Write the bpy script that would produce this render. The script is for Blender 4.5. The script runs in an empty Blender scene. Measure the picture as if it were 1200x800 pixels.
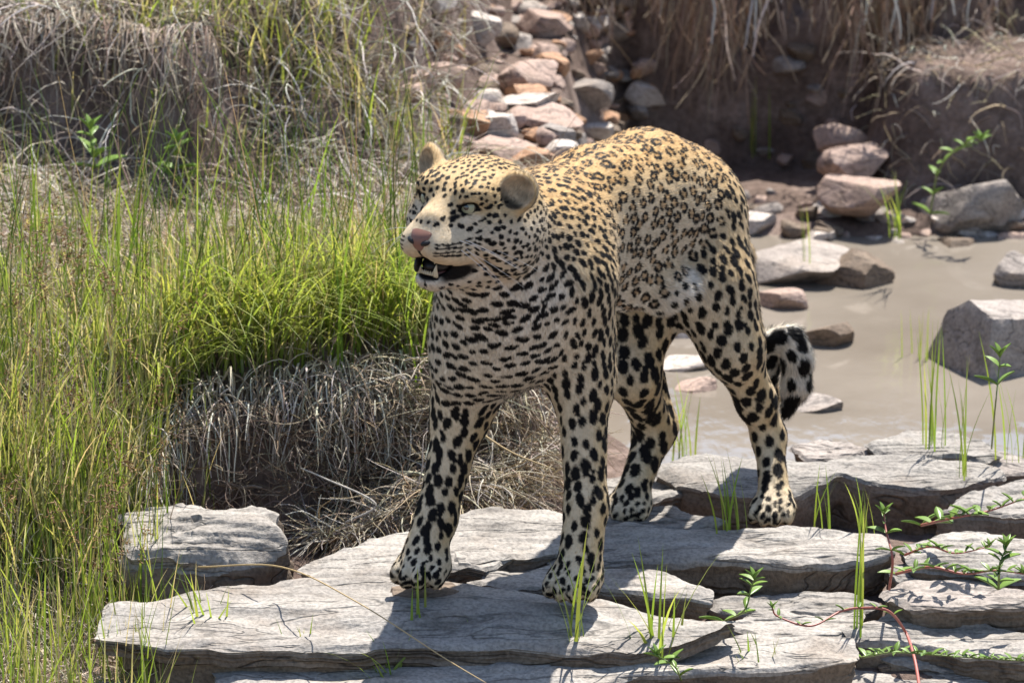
import bpy, bmesh, math, random
import numpy as np
from mathutils import Vector, Matrix, kdtree

# ------------------------------------------------------------------ camera, sky, sun, exposure
scene = bpy.context.scene
RES_W, RES_H = 1200.0, 800.0          # the photograph's pixel grid, used to take bearings
FPX = 6571.0
PITCH = math.radians(14.0)
CAM = np.array([0.0, -8.8, 2.625])
FWD = np.array([0.0, math.cos(PITCH), -math.sin(PITCH)])
UPV = np.array([0.0, math.sin(PITCH), math.cos(PITCH)])
cam_data = bpy.data.cameras.new("camera")
cam_data.sensor_width = 36.0
cam_data.lens = 36.0 * FPX / RES_W
cam_data.clip_end = 2000.0
cam_data.clip_start = 0.1
cam_data.dof.use_dof = True
cam_data.dof.focus_distance = 9.02
cam_data.dof.aperture_fstop = 9.0
cam = bpy.data.objects.new("camera", cam_data)
cam.location = CAM
cam.rotation_euler = (math.pi / 2 - PITCH, 0, 0)
scene.collection.objects.link(cam)
scene.camera = cam

SUN = np.array([0.17, 0.45, 0.87]); SUN /= np.linalg.norm(SUN)
world = bpy.data.worlds.new("World"); scene.world = world
world.use_nodes = True
wn = world.node_tree.nodes; wl = world.node_tree.links
wn.clear()
w_out = wn.new("ShaderNodeOutputWorld"); w_bg = wn.new("ShaderNodeBackground"); w_sky = wn.new("ShaderNodeTexSky")
w_sky.sky_type = 'NISHITA'; w_sky.sun_disc = False
w_sky.sun_elevation = math.asin(SUN[2]); w_sky.sun_rotation = math.atan2(SUN[0], SUN[1])
w_bg.inputs[1].default_value = 0.105
wl.new(w_sky.outputs[0], w_bg.inputs[0]); wl.new(w_bg.outputs[0], w_out.inputs[0])
sun_data = bpy.data.lights.new("sun", 'SUN'); sun_data.energy = 5.0; sun_data.angle = math.radians(0.6)
sun_data.color = (1.0, 0.955, 0.88)
sun = bpy.data.objects.new("sun", sun_data); scene.collection.objects.link(sun)
sun.rotation_euler = Vector(SUN).to_track_quat('Z', 'Y').to_euler(); sun.location = (3, 4, 8)
scene.view_settings.view_transform = 'Standard'; scene.view_settings.look = 'None'
scene.view_settings.gamma = 1.0; scene.view_settings.use_curve_mapping = False
scene.view_settings.exposure = 1.12
scene.cycles.use_denoising = True
scene.cycles.max_bounces = 8; scene.cycles.transparent_max_bounces = 12
scene.cycles.caustics_reflective = False; scene.cycles.caustics_refractive = False
scene.cycles.sample_clamp_indirect = 6.0

# ------------------------------------------------------------------ helpers
COL = scene.collection
rng = np.random.default_rng(7)
random.seed(7)

def ray(px, py):
    d = FWD + np.array([1.0, 0, 0]) * (px - RES_W / 2) / FPX + UPV * (RES_H / 2 - py) / FPX
    return d
def P(px, py, Y):                       # bearing + distance -> point in the place
    d = ray(px, py); return CAM + d * ((Y - CAM[1]) / d[1])
def G(px, py, z):                       # bearing + height -> point in the place
    d = ray(px, py); return CAM + d * ((z - CAM[2]) / d[2])
def norm(v, axis=-1):
    v = np.asarray(v, float); return v / np.maximum(np.linalg.norm(v, axis=axis, keepdims=True), 1e-9)
def sstep(a, b, x):
    t = np.clip((np.asarray(x, float) - a) / (b - a), 0, 1); return t * t * (3 - 2 * t)

_perm = np.random.default_rng(3).random((1 << 16)).astype(np.float32)
def vnoise(p, seed=0):                  # value noise, p (...,3) -> 0..1
    p = np.asarray(p, np.float64); i = np.floor(p).astype(np.int64); f = p - i; f = f * f * (3 - 2 * f)
    def h(dx, dy, dz):
        k = ((i[..., 0] + dx) * 73856093) ^ ((i[..., 1] + dy) * 19349663) ^ ((i[..., 2] + dz) * 83492791) ^ (seed * 2654435761)
        k = (k ^ (k >> 15)) * 1274126177
        return _perm[(k >> 8) & 0xFFFF]
    fx, fy, fz = f[..., 0], f[..., 1], f[..., 2]
    a = h(0,0,0)*(1-fx)+h(1,0,0)*fx; b = h(0,1,0)*(1-fx)+h(1,1,0)*fx
    c = h(0,0,1)*(1-fx)+h(1,0,1)*fx; d = h(0,1,1)*(1-fx)+h(1,1,1)*fx
    return (a*(1-fy)+b*fy)*(1-fz)+(c*(1-fy)+d*fy)*fz
def fbm(p, oct=4, seed=0, gain=0.5):
    p = np.asarray(p, np.float64); s = 0; a = 1; t = 0
    for o in range(oct):
        s = s + a * (vnoise(p * (2.03 ** o) + 17.3 * o, seed + o) - 0.5); t += a; a *= gain
    return s / t * 2                    # about -1..1

def mesh_np(name, verts, faces, mat=None, parent=None, smooth=True, col=None, normals=None):
    """verts (N,3); faces (M,k) int array, k = 3 or 4 (or list of such arrays)"""
    if not isinstance(faces, list): faces = [faces]
    me = bpy.data.meshes.new(name)
    verts = np.asarray(verts, np.float32)
    me.vertices.add(len(verts)); me.vertices.foreach_set("co", verts.ravel())
    nl = sum(f.size for f in faces); npoly = sum(len(f) for f in faces)
    me.loops.add(nl); me.polygons.add(npoly)
    me.loops.foreach_set("vertex_index", np.concatenate([f.ravel() for f in faces]).astype(np.int32))
    tot = np.concatenate([np.full(len(f), f.shape[1]) for f in faces]).astype(np.int32)
    st = np.concatenate([[0], np.cumsum(tot)[:-1]]).astype(np.int32)
    me.polygons.foreach_set("loop_start", st)
    me.polygons.foreach_set("loop_total", tot)
    me.update(calc_edges=True)
    me.polygons.foreach_set("use_smooth", np.full(npoly, bool(smooth)))
    if col is not None:
        at = me.color_attributes.new("Col", 'FLOAT_COLOR', 'POINT')
        c4 = np.ones((len(verts), 4), np.float32); c4[:, :3] = col
        at.data.foreach_set("color", c4.ravel())
    if normals is not None:
        me.normals_split_custom_set_from_vertices(np.asarray(normals, np.float32))
    if mat is not None: me.materials.append(mat)
    o = bpy.data.objects.new(name, me); COL.objects.link(o)
    if parent is not None: o.parent = parent
    return o
def tag(o, label=None, cat=None, group=None, kind=None):
    if label: o["label"] = label
    if cat: o["category"] = cat
    if group: o["group"] = group
    if kind: o["kind"] = kind
    return o
def empty(name, loc=(0, 0, 0)):
    o = bpy.data.objects.new(name, None); o.empty_display_size = 0.05; o.location = loc; COL.objects.link(o)
    return o
def tube(path, rad, n=8, cap=True):
    """path (K,3), rad (K,) -> verts, quads"""
    path = np.asarray(path, float); rad = np.broadcast_to(np.asarray(rad, float), (len(path),))
    t = norm(np.gradient(path, axis=0)); up = np.array([0.3, 0.2, 0.93])
    a = norm(np.cross(t, up)); b = np.cross(t, a)
    ang = np.linspace(0, 2 * np.pi, n, endpoint=False)
    v = path[:, None] + rad[:, None, None] * (np.cos(ang)[None, :, None] * a[:, None] + np.sin(ang)[None, :, None] * b[:, None])
    K = len(path); idx = np.arange(K * n).reshape(K, n)
    q = np.stack([idx[:-1], np.roll(idx[:-1], -1, 1), np.roll(idx[1:], -1, 1), idx[1:]], -1).reshape(-1, 4)
    v = v.reshape(-1, 3)
    fs = [q]
    if cap:
        v = np.vstack([v, path[0], path[-1]])
        c0 = np.stack([np.roll(idx[0], -1), idx[0], np.full(n, K * n)], -1)
        c1 = np.stack([idx[-1], np.roll(idx[-1], -1), np.full(n, K * n + 1)], -1)
        fs.append(np.vstack([c0, c1]))
    return v, fs

# ------------------------------------------------------------------ materials
def new_mat(name):
    m = bpy.data.materials.new(name); m.use_nodes = True
    nt = m.node_tree; nt.nodes.clear()
    return m, nt, nt.nodes, nt.links
def nd(nodes, typ, **kw):
    n = nodes.new(typ)
    for k, v in kw.items():
        if k.startswith("i_"):
            key = k[2:]; key = int(key) if key.isdigit() else key.replace("_", " ")
            n.inputs[key].default_value = v
        else: setattr(n, k, v)
    return n
def ramp(nodes, stops):
    r = nodes.new("ShaderNodeValToRGB"); e = r.color_ramp.elements
    while len(e) < len(stops): e.new(0.5)
    for el, (p, c) in zip(e, stops):
        el.position = p; el.color = (c[0], c[1], c[2], 1) if hasattr(c, '__len__') else (c, c, c, 1)
    return r
def simple_mat(name, col, rough=0.5, spec=0.5, coat=0.0):
    m, nt, N, L = new_mat(name)
    b = nd(N, "ShaderNodeBsdfPrincipled"); o = nd(N, "ShaderNodeOutputMaterial")
    no = nd(N, "ShaderNodeTexNoise", i_Scale=60.0, i_Detail=4.0)
    mx = nd(N, "ShaderNodeMix", data_type='RGBA', blend_type='MULTIPLY'); mx.inputs[0].default_value = 0.35
    mx.inputs[6].default_value = (*col, 1); L.new(no.outputs[0], mx.inputs[7])
    L.new(mx.outputs[2], b.inputs["Base Color"])
    b.inputs["Roughness"].default_value = rough; b.inputs["Specular IOR Level"].default_value = spec
    b.inputs["Coat Weight"].default_value = coat
    L.new(b.outputs[0], o.inputs[0]); return m
def blade_mat(name, trans=0.45, rough=0.5, spec=0.25, tint=(1, 1, 1)):
    """leaf / blade / hair: colour from the point attribute, some light passes through"""
    m, nt, N, L = new_mat(name)
    at = nd(N, "ShaderNodeAttribute", attribute_name="Col")
    b = nd(N, "ShaderNodeBsdfPrincipled"); o = nd(N, "ShaderNodeOutputMaterial")
    b.inputs["Roughness"].default_value = rough; b.inputs["Specular IOR Level"].default_value = spec
    t = nd(N, "ShaderNodeBsdfTranslucent"); mix = nd(N, "ShaderNodeMixShader"); mix.inputs[0].default_value = trans
    mx = nd(N, "ShaderNodeMix", data_type='RGBA', blend_type='MULTIPLY'); mx.inputs[0].default_value = 1.0
    mx.inputs[7].default_value = (*tint, 1)
    L.new(at.outputs[0], mx.inputs[6])
    L.new(at.outputs[0], b.inputs["Base Color"]); L.new(mx.outputs[2], t.inputs[0])
    L.new(b.outputs[0], mix.inputs[1]); L.new(t.outputs[0], mix.inputs[2]); L.new(mix.outputs[0], o.inputs[0])
    return m
# ------------------------------------------------------------------ setting: ground, water
WATER_Z = -0.13
def edge_y(x):                                        # foot of the near grass bank
    return np.interp(x, [-1.4, -.95, -.72, -.58, -.30, -.05, .02, .08, .13, .16], [-.1, .05, .22, .55, .66, .70, .80, 1.05, 1.6, 2.6])
def ground_h(x, y):
    x = np.asarray(x, float); y = np.asarray(y, float)
    q = np.stack([x, y, np.zeros_like(x)], -1)
    n1 = fbm(q * 3.1, 4, 11); n2 = fbm(q * 11, 3, 12)
    z = -.090 + .13 * np.clip(y - .35, -1.3, .0) - .02 * sstep(.5, .7, y)
    # stream bed
    wet = sstep(.0, .25, x + .25 * (y - 2.0)) * sstep(1.05, 1.5, y)
    z = z + (-.24 - z) * wet
    # near bank
    soft = np.interp(x, [-1.2, -.75, -.55, .0, .2], [.55, .45, .24, .20, .25])
    ey = edge_y(x) + .045 * n1 + .02 * n2
    lf = sstep(-.55, -.70, x)
    m = (.62 * sstep(0, .25, (y - ey) / soft) + .38 * np.clip((y - ey) / soft, 0, 1)) * (1 - lf) + lf * np.clip((y - ey) / soft, 0, 1)
    plateau = .225 + .05 * np.clip(y - .7, -.3, 2) + .05 * n1 - .05 * sstep(-.25, .02, x)
    z = z + (plateau - z) * m * (1 - sstep(.10, .22, x))
    # second bank, behind the grass
    e2 = 1.80 + .16 * np.sin(x * 5.2 + 1.1) + .08 * n1
    m2 = sstep(0, 1, (y - e2) / np.interp(x, [-1.1, -.9, -.62, -.50], [.30, .14, .14, .48])) * (1 - sstep(-.30, -.12, x - .10 * (y - 2.2)))
    z = z + m2 * (.25 + .24 * np.clip(y - e2 - .2, 0, 3) + .03 * n2)
    # rubble slope
    r = sstep(-.45, -.25, x) * (1 - sstep(.02, .34, x + .14 * n1 + .08 * n2)) * sstep(2.35, 2.7, y)
    slope = -.10 + .36 * np.clip(y - 2.6, 0, 4)
    z = np.where(r > 0, np.maximum(z, z + (slope - z) * r), z)
    # far bank wall
    shore = 3.06 + .10 * n1 + .04 * n2
    fl = sstep(0, 1, (y - shore) / .25) * sstep(.30, .5, x)
    z = z + fl * .14
    wall_y = np.interp(x, [-.2, .05, .45, .8, 1.0, 1.15, 1.6], [4.4, 3.85, 3.75, 3.74, 3.80, 3.86, 3.9])
    w = sstep(0, 1, (y - wall_y - .07 * n2 - .10 * n1) / .18) * sstep(-.25, .25, x)
    z = z + w * (.62 + .06 * n1)
    # mound on the right
    d = np.sqrt(((x - 1.22) / .50) ** 2 + ((y - 3.62) / .34) ** 2) + .22 * n1 + .16 * n2
    z = z + .30 * (1 - sstep(.55, 1.0, d)) * (1 - .8 * w)
    z = z + .10 * np.clip(y - 4.3, 0, 60) * .6 + .012 * n2 + .006 * fbm(q * 30, 2, 13)
    return z
def gaxis(lo, hi, step, far):
    a = np.arange(lo, hi + 1e-6, step); g = step * 1.35 ** np.arange(1, 40); up = hi + np.cumsum(g); dn = lo - np.cumsum(g)
    return np.concatenate([dn[dn > -far][::-1], a, up[up < far]])
ax, ay = gaxis(-1.7, 1.9, .014, 400.0), gaxis(-1.0, 4.6, .016, 400.0)
GX, GY = np.meshgrid(ax, ay, indexing='ij'); GZ = ground_h(GX, GY)
gv = np.stack([GX, GY, GZ], -1).reshape(-1, 3); gi = np.arange(len(gv)).reshape(len(ax), len(ay))
gf = np.stack([gi[:-1, :-1], gi[1:, :-1], gi[1:, 1:], gi[:-1, 1:]], -1).reshape(-1, 4)
def soil_mat():
    m, nt, N, L = new_mat("soil")
    tc = nd(N, "ShaderNodeTexCoord"); b = nd(N, "ShaderNodeBsdfPrincipled"); o = nd(N, "ShaderNodeOutputMaterial")
    n1 = nd(N, "ShaderNodeTexNoise", i_Scale=5.0, i_Detail=8.0, i_Roughness=.65); n2 = nd(N, "ShaderNodeTexNoise", i_Scale=70.0, i_Detail=6.0, i_Roughness=.7)
    r = ramp(N, [(.30, (.070, .047, .038)), (.5, (.16, .115, .094)), (.68, (.31, .235, .20))])
    r2 = ramp(N, [(.3, .55), (.7, 1.25)]); mx = nd(N, "ShaderNodeMix", data_type='RGBA', blend_type='MULTIPLY'); mx.inputs[0].default_value = 1
    bp = nd(N, "ShaderNodeBump", i_Strength=.8, i_Distance=.012)
    for n in (n1, n2): L.new(tc.outputs["Object"], n.inputs[0])
    L.new(n1.outputs[0], r.inputs[0]); L.new(n2.outputs[0], r2.inputs[0]); L.new(r.outputs[0], mx.inputs[6]); L.new(r2.outputs[0], mx.inputs[7])
    L.new(mx.outputs[2], b.inputs["Base Color"]); L.new(n2.outputs[0], bp.inputs["Height"]); L.new(bp.outputs[0], b.inputs["Normal"])
    b.inputs["Roughness"].default_value = .95; b.inputs["Specular IOR Level"].default_value = .15
    L.new(b.outputs[0], o.inputs[0]); return m
ground = mesh_np("ground", gv, gf, soil_mat(), None, True); ground["kind"] = "structure"

def water_mat():
    m, nt, N, L = new_mat("muddy_water")
    tc = nd(N, "ShaderNodeTexCoord"); mp = nd(N, "ShaderNodeMapping"); mp.inputs["Scale"].default_value = (1, .5, 1)
    n = nd(N, "ShaderNodeTexNoise", i_Scale=16.0, i_Detail=3.0); bp = nd(N, "ShaderNodeBump", i_Strength=.10, i_Distance=.02)
    n2 = nd(N, "ShaderNodeTexNoise", i_Scale=2.2, i_Detail=4.0); r = ramp(N, [(.3, (.16, .135, .108)), (.7, (.225, .195, .162))])
    b = nd(N, "ShaderNodeBsdfPrincipled"); o = nd(N, "ShaderNodeOutputMaterial")
    L.new(tc.outputs["Object"], mp.inputs[0]); L.new(mp.outputs[0], n.inputs[0]); L.new(tc.outputs["Object"], n2.inputs[0])
    L.new(n.outputs[0], bp.inputs["Height"]); L.new(bp.outputs[0], b.inputs["Normal"]); L.new(n2.outputs[0], r.inputs[0]); L.new(r.outputs[0], b.inputs["Base Color"])
    b.inputs["Roughness"].default_value = .06; b.inputs["IOR"].default_value = 1.33
    L.new(b.outputs[0], o.inputs[0]); return m
wx = np.linspace(-.35, 2.6, 60); wy = np.linspace(1.05, 3.75, 56)
WX, WY = np.meshgrid(wx, wy, indexing='ij'); wv = np.stack([WX, WY, np.full_like(WX, WATER_Z)], -1).reshape(-1, 3); wi = np.arange(len(wv)).reshape(60, 56)
water = mesh_np("stream_water", wv, np.stack([wi[:-1, :-1], wi[1:, :-1], wi[1:, 1:], wi[:-1, 1:]], -1).reshape(-1, 4), water_mat(), None, True); water["kind"] = "structure"

# ------------------------------------------------------------------ rocks
def rock_mat(name, pale, mid, dark, grain=(6, 17, 40), bump=.7, rust=.3):
    m, nt, N, L = new_mat(name)
    tc = nd(N, "ShaderNodeTexCoord"); b = nd(N, "ShaderNodeBsdfPrincipled"); o = nd(N, "ShaderNodeOutputMaterial")
    mp = nd(N, "ShaderNodeMapping"); mp.inputs["Scale"].default_value = grain; mp.inputs["Rotation"].default_value = (.05, .03, .06)
    mp2 = nd(N, "ShaderNodeMapping"); mp2.inputs["Scale"].default_value = (grain[0] * .30, grain[1] * .75, grain[2] * .6); mp2.inputs["Rotation"].default_value = (.0, .05, -.10)
    ln = nd(N, "ShaderNodeTexNoise", i_Scale=1.0, i_Detail=7.0, i_Roughness=.62, i_Distortion=.35)
    ln2 = nd(N, "ShaderNodeTexNoise", i_Scale=1.0, i_Detail=3.0, i_Roughness=.5, i_Distortion=.6)
    bl = nd(N, "ShaderNodeTexNoise", i_Scale=7.0, i_Detail=6.0, i_Roughness=.6); fi = nd(N, "ShaderNodeTexNoise", i_Scale=160.0, i_Detail=4.0)
    for n in (bl, fi): L.new(tc.outputs["Object"], n.inputs[0])
    L.new(tc.outputs["Object"], mp.inputs[0]); L.new(mp.outputs[0], ln.inputs[0]); L.new(tc.outputs["Object"], mp2.inputs[0]); L.new(mp2.outputs[0], ln2.inputs[0])
    r = ramp(N, [(.24, dark), (.44, mid), (.70, pale)]); L.new(ln.outputs[0], r.inputs[0])
    # iron stain and lichen patches
    rs = ramp(N, [(.52, 0.0), (.66, 1.0)]); L.new(bl.outputs[0], rs.inputs[0])
    ml = nd(N, "ShaderNodeMath", operation='MULTIPLY'); ml.inputs[1].default_value = rust; L.new(rs.outputs[0], ml.inputs[0])
    mx = nd(N, "ShaderNodeMix", data_type='RGBA'); L.new(ml.outputs[0], mx.inputs[0]); L.new(r.outputs[0], mx.inputs[6]); mx.inputs[7].default_value = (.20, .135, .085, 1)
    sp = ramp(N, [(.35, .62), (.6, 1.12)]); L.new(fi.outputs[0], sp.inputs[0])
    m2 = nd(N, "ShaderNodeMix", data_type='RGBA', blend_type='MULTIPLY'); m2.inputs[0].default_value = .8; L.new(mx.outputs[2], m2.inputs[6]); L.new(sp.outputs[0], m2.inputs[7])
    # thin dark cracks along the bedding
    ck = ramp(N, [(.478, 1.0), (.492, .35), (.506, 1.0)]); L.new(ln2.outputs[0], ck.inputs[0])
    m3 = nd(N, "ShaderNodeMix", data_type='RGBA', blend_type='MULTIPLY'); m3.inputs[0].default_value = .75; L.new(m2.outputs[2], m3.inputs[6]); L.new(ck.outputs[0], m3.inputs[7])
    L.new(m3.outputs[2], b.inputs["Base Color"])
    ad = nd(N, "ShaderNodeMath", operation='MULTIPLY_ADD'); ad.inputs[1].default_value = .25; L.new(fi.outputs[0], ad.inputs[0]); L.new(ln.outputs[0], ad.inputs[2])
    a2 = nd(N, "ShaderNodeMath", operation='MULTIPLY_ADD'); a2.inputs[1].default_value = .55; L.new(ck.outputs[0], a2.inputs[0]); L.new(ad.outputs[0], a2.inputs[2])
    bp = nd(N, "ShaderNodeBump", i_Strength=bump, i_Distance=.009); L.new(a2.outputs[0], bp.inputs["Height"]); L.new(bp.outputs[0], b.inputs["Normal"])
    b.inputs["Roughness"].default_value = .78; b.inputs["Specular IOR Level"].default_value = .25
    L.new(b.outputs[0], o.inputs[0]); return m
M_SLAB = rock_mat("slab_stone", (.37, .34, .305), (.255, .23, .205), (.11, .094, .080))
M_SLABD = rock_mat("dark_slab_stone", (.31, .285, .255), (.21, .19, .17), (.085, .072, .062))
M_EDGE = rock_mat("shaded_slab_edge", (.23, .180, .135), (.150, .112, .082), (.065, .048, .036), (8, 11, 18), .9, .5)
M_PALE = rock_mat("pale_stone", (.56, .50, .45), (.45, .39, .345), (.27, .22, .185), (14, 18, 22), .5, .25)
M_PINK = rock_mat("pink_stone", (.42, .31, .26), (.33, .235, .19), (.18, .125, .10), (14, 18, 22), .5, .4)
M_RUST = rock_mat("rusty_stone", (.44, .26, .155), (.34, .195, .115), (.18, .10, .065), (14, 18, 22), .5, .5)
M_GREY = rock_mat("grey_stone", (.35, .305, .27), (.25, .215, .19), (.12, .10, .086), (12, 18, 26), .6, .25)
M_BROWN = rock_mat("brown_stone", (.22, .165, .12), (.15, .11, .08), (.07, .05, .038), (12, 18, 26), .6, .3)

def slab(poly, zc, tilt, thick, label, mat=None, seed=0, roll=0.0, rough=1.0, group=None, name="flat_rock", under=1.0):
    """poly: bearings of the top outline; the top is a plane through height zc at the outline's middle, falling towards the viewer by tilt"""
    poly = np.asarray(poly, float); c0 = poly.mean(0); C0 = G(c0[0], c0[1], zc)
    nrm = np.array([-roll, -tilt, 1.0])
    pts = []
    for px, py in poly:
        d = ray(px, py); t = ((C0 - CAM) @ nrm) / (d @ nrm); pts.append(CAM + d * t)
    pts = np.array(pts); M = 180
    # resample outline (rounded), star-shaped about the middle
    cl = np.vstack([pts, pts[:1]])[:, :2]; sg = np.linalg.norm(np.diff(cl, axis=0), axis=1); cum = np.concatenate([[0], np.cumsum(sg)])
    tt = np.linspace(0, cum[-1], M, endpoint=False)
    ol = np.stack([np.interp(tt, cum, cl[:, 0]), np.interp(tt, cum, cl[:, 1])], -1)
    for _ in range(1): ol = .25 * np.roll(ol, 1, 0) + .5 * ol + .25 * np.roll(ol, -1, 0)
    cen = ol.mean(0)
    if np.cross(ol[0] - cen, ol[5] - cen) < 0: ol = ol[::-1]
    nz = fbm(np.stack([ol[:, 0] * 22, ol[:, 1] * 22, np.full(M, seed * 3.1)], -1), 3, 40 + seed)
    rad = ol - cen; ol = ol + norm(rad) * (nz * .014 * rough)[:, None]; rad = ol - cen
    out = norm(rad)
    KR = 26; rr = np.linspace(0, 1, KR + 1)[1:] ** .8
    rings = []
    for r in rr:
        xy = cen + rad * r; z = C0[2] + (xy[:, 0] - C0[0]) * roll + (xy[:, 1] - C0[1]) * tilt
        q = np.stack([xy[:, 0] * 4.2, xy[:, 1] * 13, np.full(M, seed * 1.7)], -1)
        h = fbm(q, 4, 60 + seed)
        ter = np.floor(h * 5.5) / 5.5; h = .30 * h + .70 * (ter + sstep(.72, 1, h * 5.5 - np.floor(h * 5.5)) / 5.5)
        z = z + h * .022 * rough + .006 * fbm(np.stack([xy[:, 0] * 14, xy[:, 1] * 14, np.full(M, seed * 1.0)], -1), 3, 91) + .002 * fbm(np.stack([xy[:, 0] * 30, xy[:, 1] * 60, np.full(M, 2.0)], -1), 2, 3)
        e = sstep(.90, 1.0, r); z = z - e * .006
        rings.append(np.column_stack([xy, z]))
    topz = rings[-1][:, 2]
    KS = 12; lay = np.random.default_rng(seed + 5).normal(0, 1, KS + 1)
    for k in range(1, KS + 1):
        f = k / KS; dz = thick * f
        prof = -.004 - .35 * thick * f ** 1.6 * .6 * under
        jag = fbm(np.stack([ol[:, 0] * 9, ol[:, 1] * 9, np.full(M, dz * 26 + seed)], -1), 3, 80 + seed) * .016 + lay[k] * .0018
        xy = ol + out * (prof + jag * rough)[:, None]
        rings.append(np.column_stack([xy, topz - dz]))
    base = rings[-1]; gz = ground_h(base[:, 0], base[:, 1]).min() - .03
    inner = np.column_stack([cen + (base[:, :2] - cen) * (.93 if under > 0 else 1.02), np.minimum(base[:, 2] - .004, base[:, 2])]); rings.append(inner)
    rings.append(np.column_stack([inner[:, :2], np.full(M, min(gz, inner[:, 2].min() - .01))]))
    ce = np.array([cen[0], cen[1], C0[2] + (cen[0] - C0[0]) * roll + (cen[1] - C0[1]) * tilt])
    v = np.vstack([ce[None]] + rings + [np.array([[cen[0], cen[1], rings[-1][0, 2]]])])
    idx = 1 + np.arange(len(rings) * M).reshape(len(rings), M)
    q = np.stack([idx[:-1], idx[1:], np.roll(idx[1:], -1, 1), np.roll(idx[:-1], -1, 1)], -1).reshape(-1, 4)
    t0 = np.stack([np.zeros(M, int), idx[0], np.roll(idx[0], -1)], -1); t1 = np.stack([np.full(M, len(v) - 1), np.roll(idx[-1], -1), idx[-1]], -1)
    org = np.array([cen[0], cen[1], rings[-1][0, 2]])
    o = mesh_np(name, v - org, [q, np.vstack([t0, t1])], mat or M_SLAB, None, True); o.location = org
    o.data.materials.append(M_EDGE)                            # broken edges under the weathered top, side shade put into their darker brown
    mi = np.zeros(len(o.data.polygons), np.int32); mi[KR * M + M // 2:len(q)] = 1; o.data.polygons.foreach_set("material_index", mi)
    try: o.data.set_sharp_from_angle(angle=math.radians(38))
    except Exception: pass
    tag(o, label, "rock", group); return o

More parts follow.
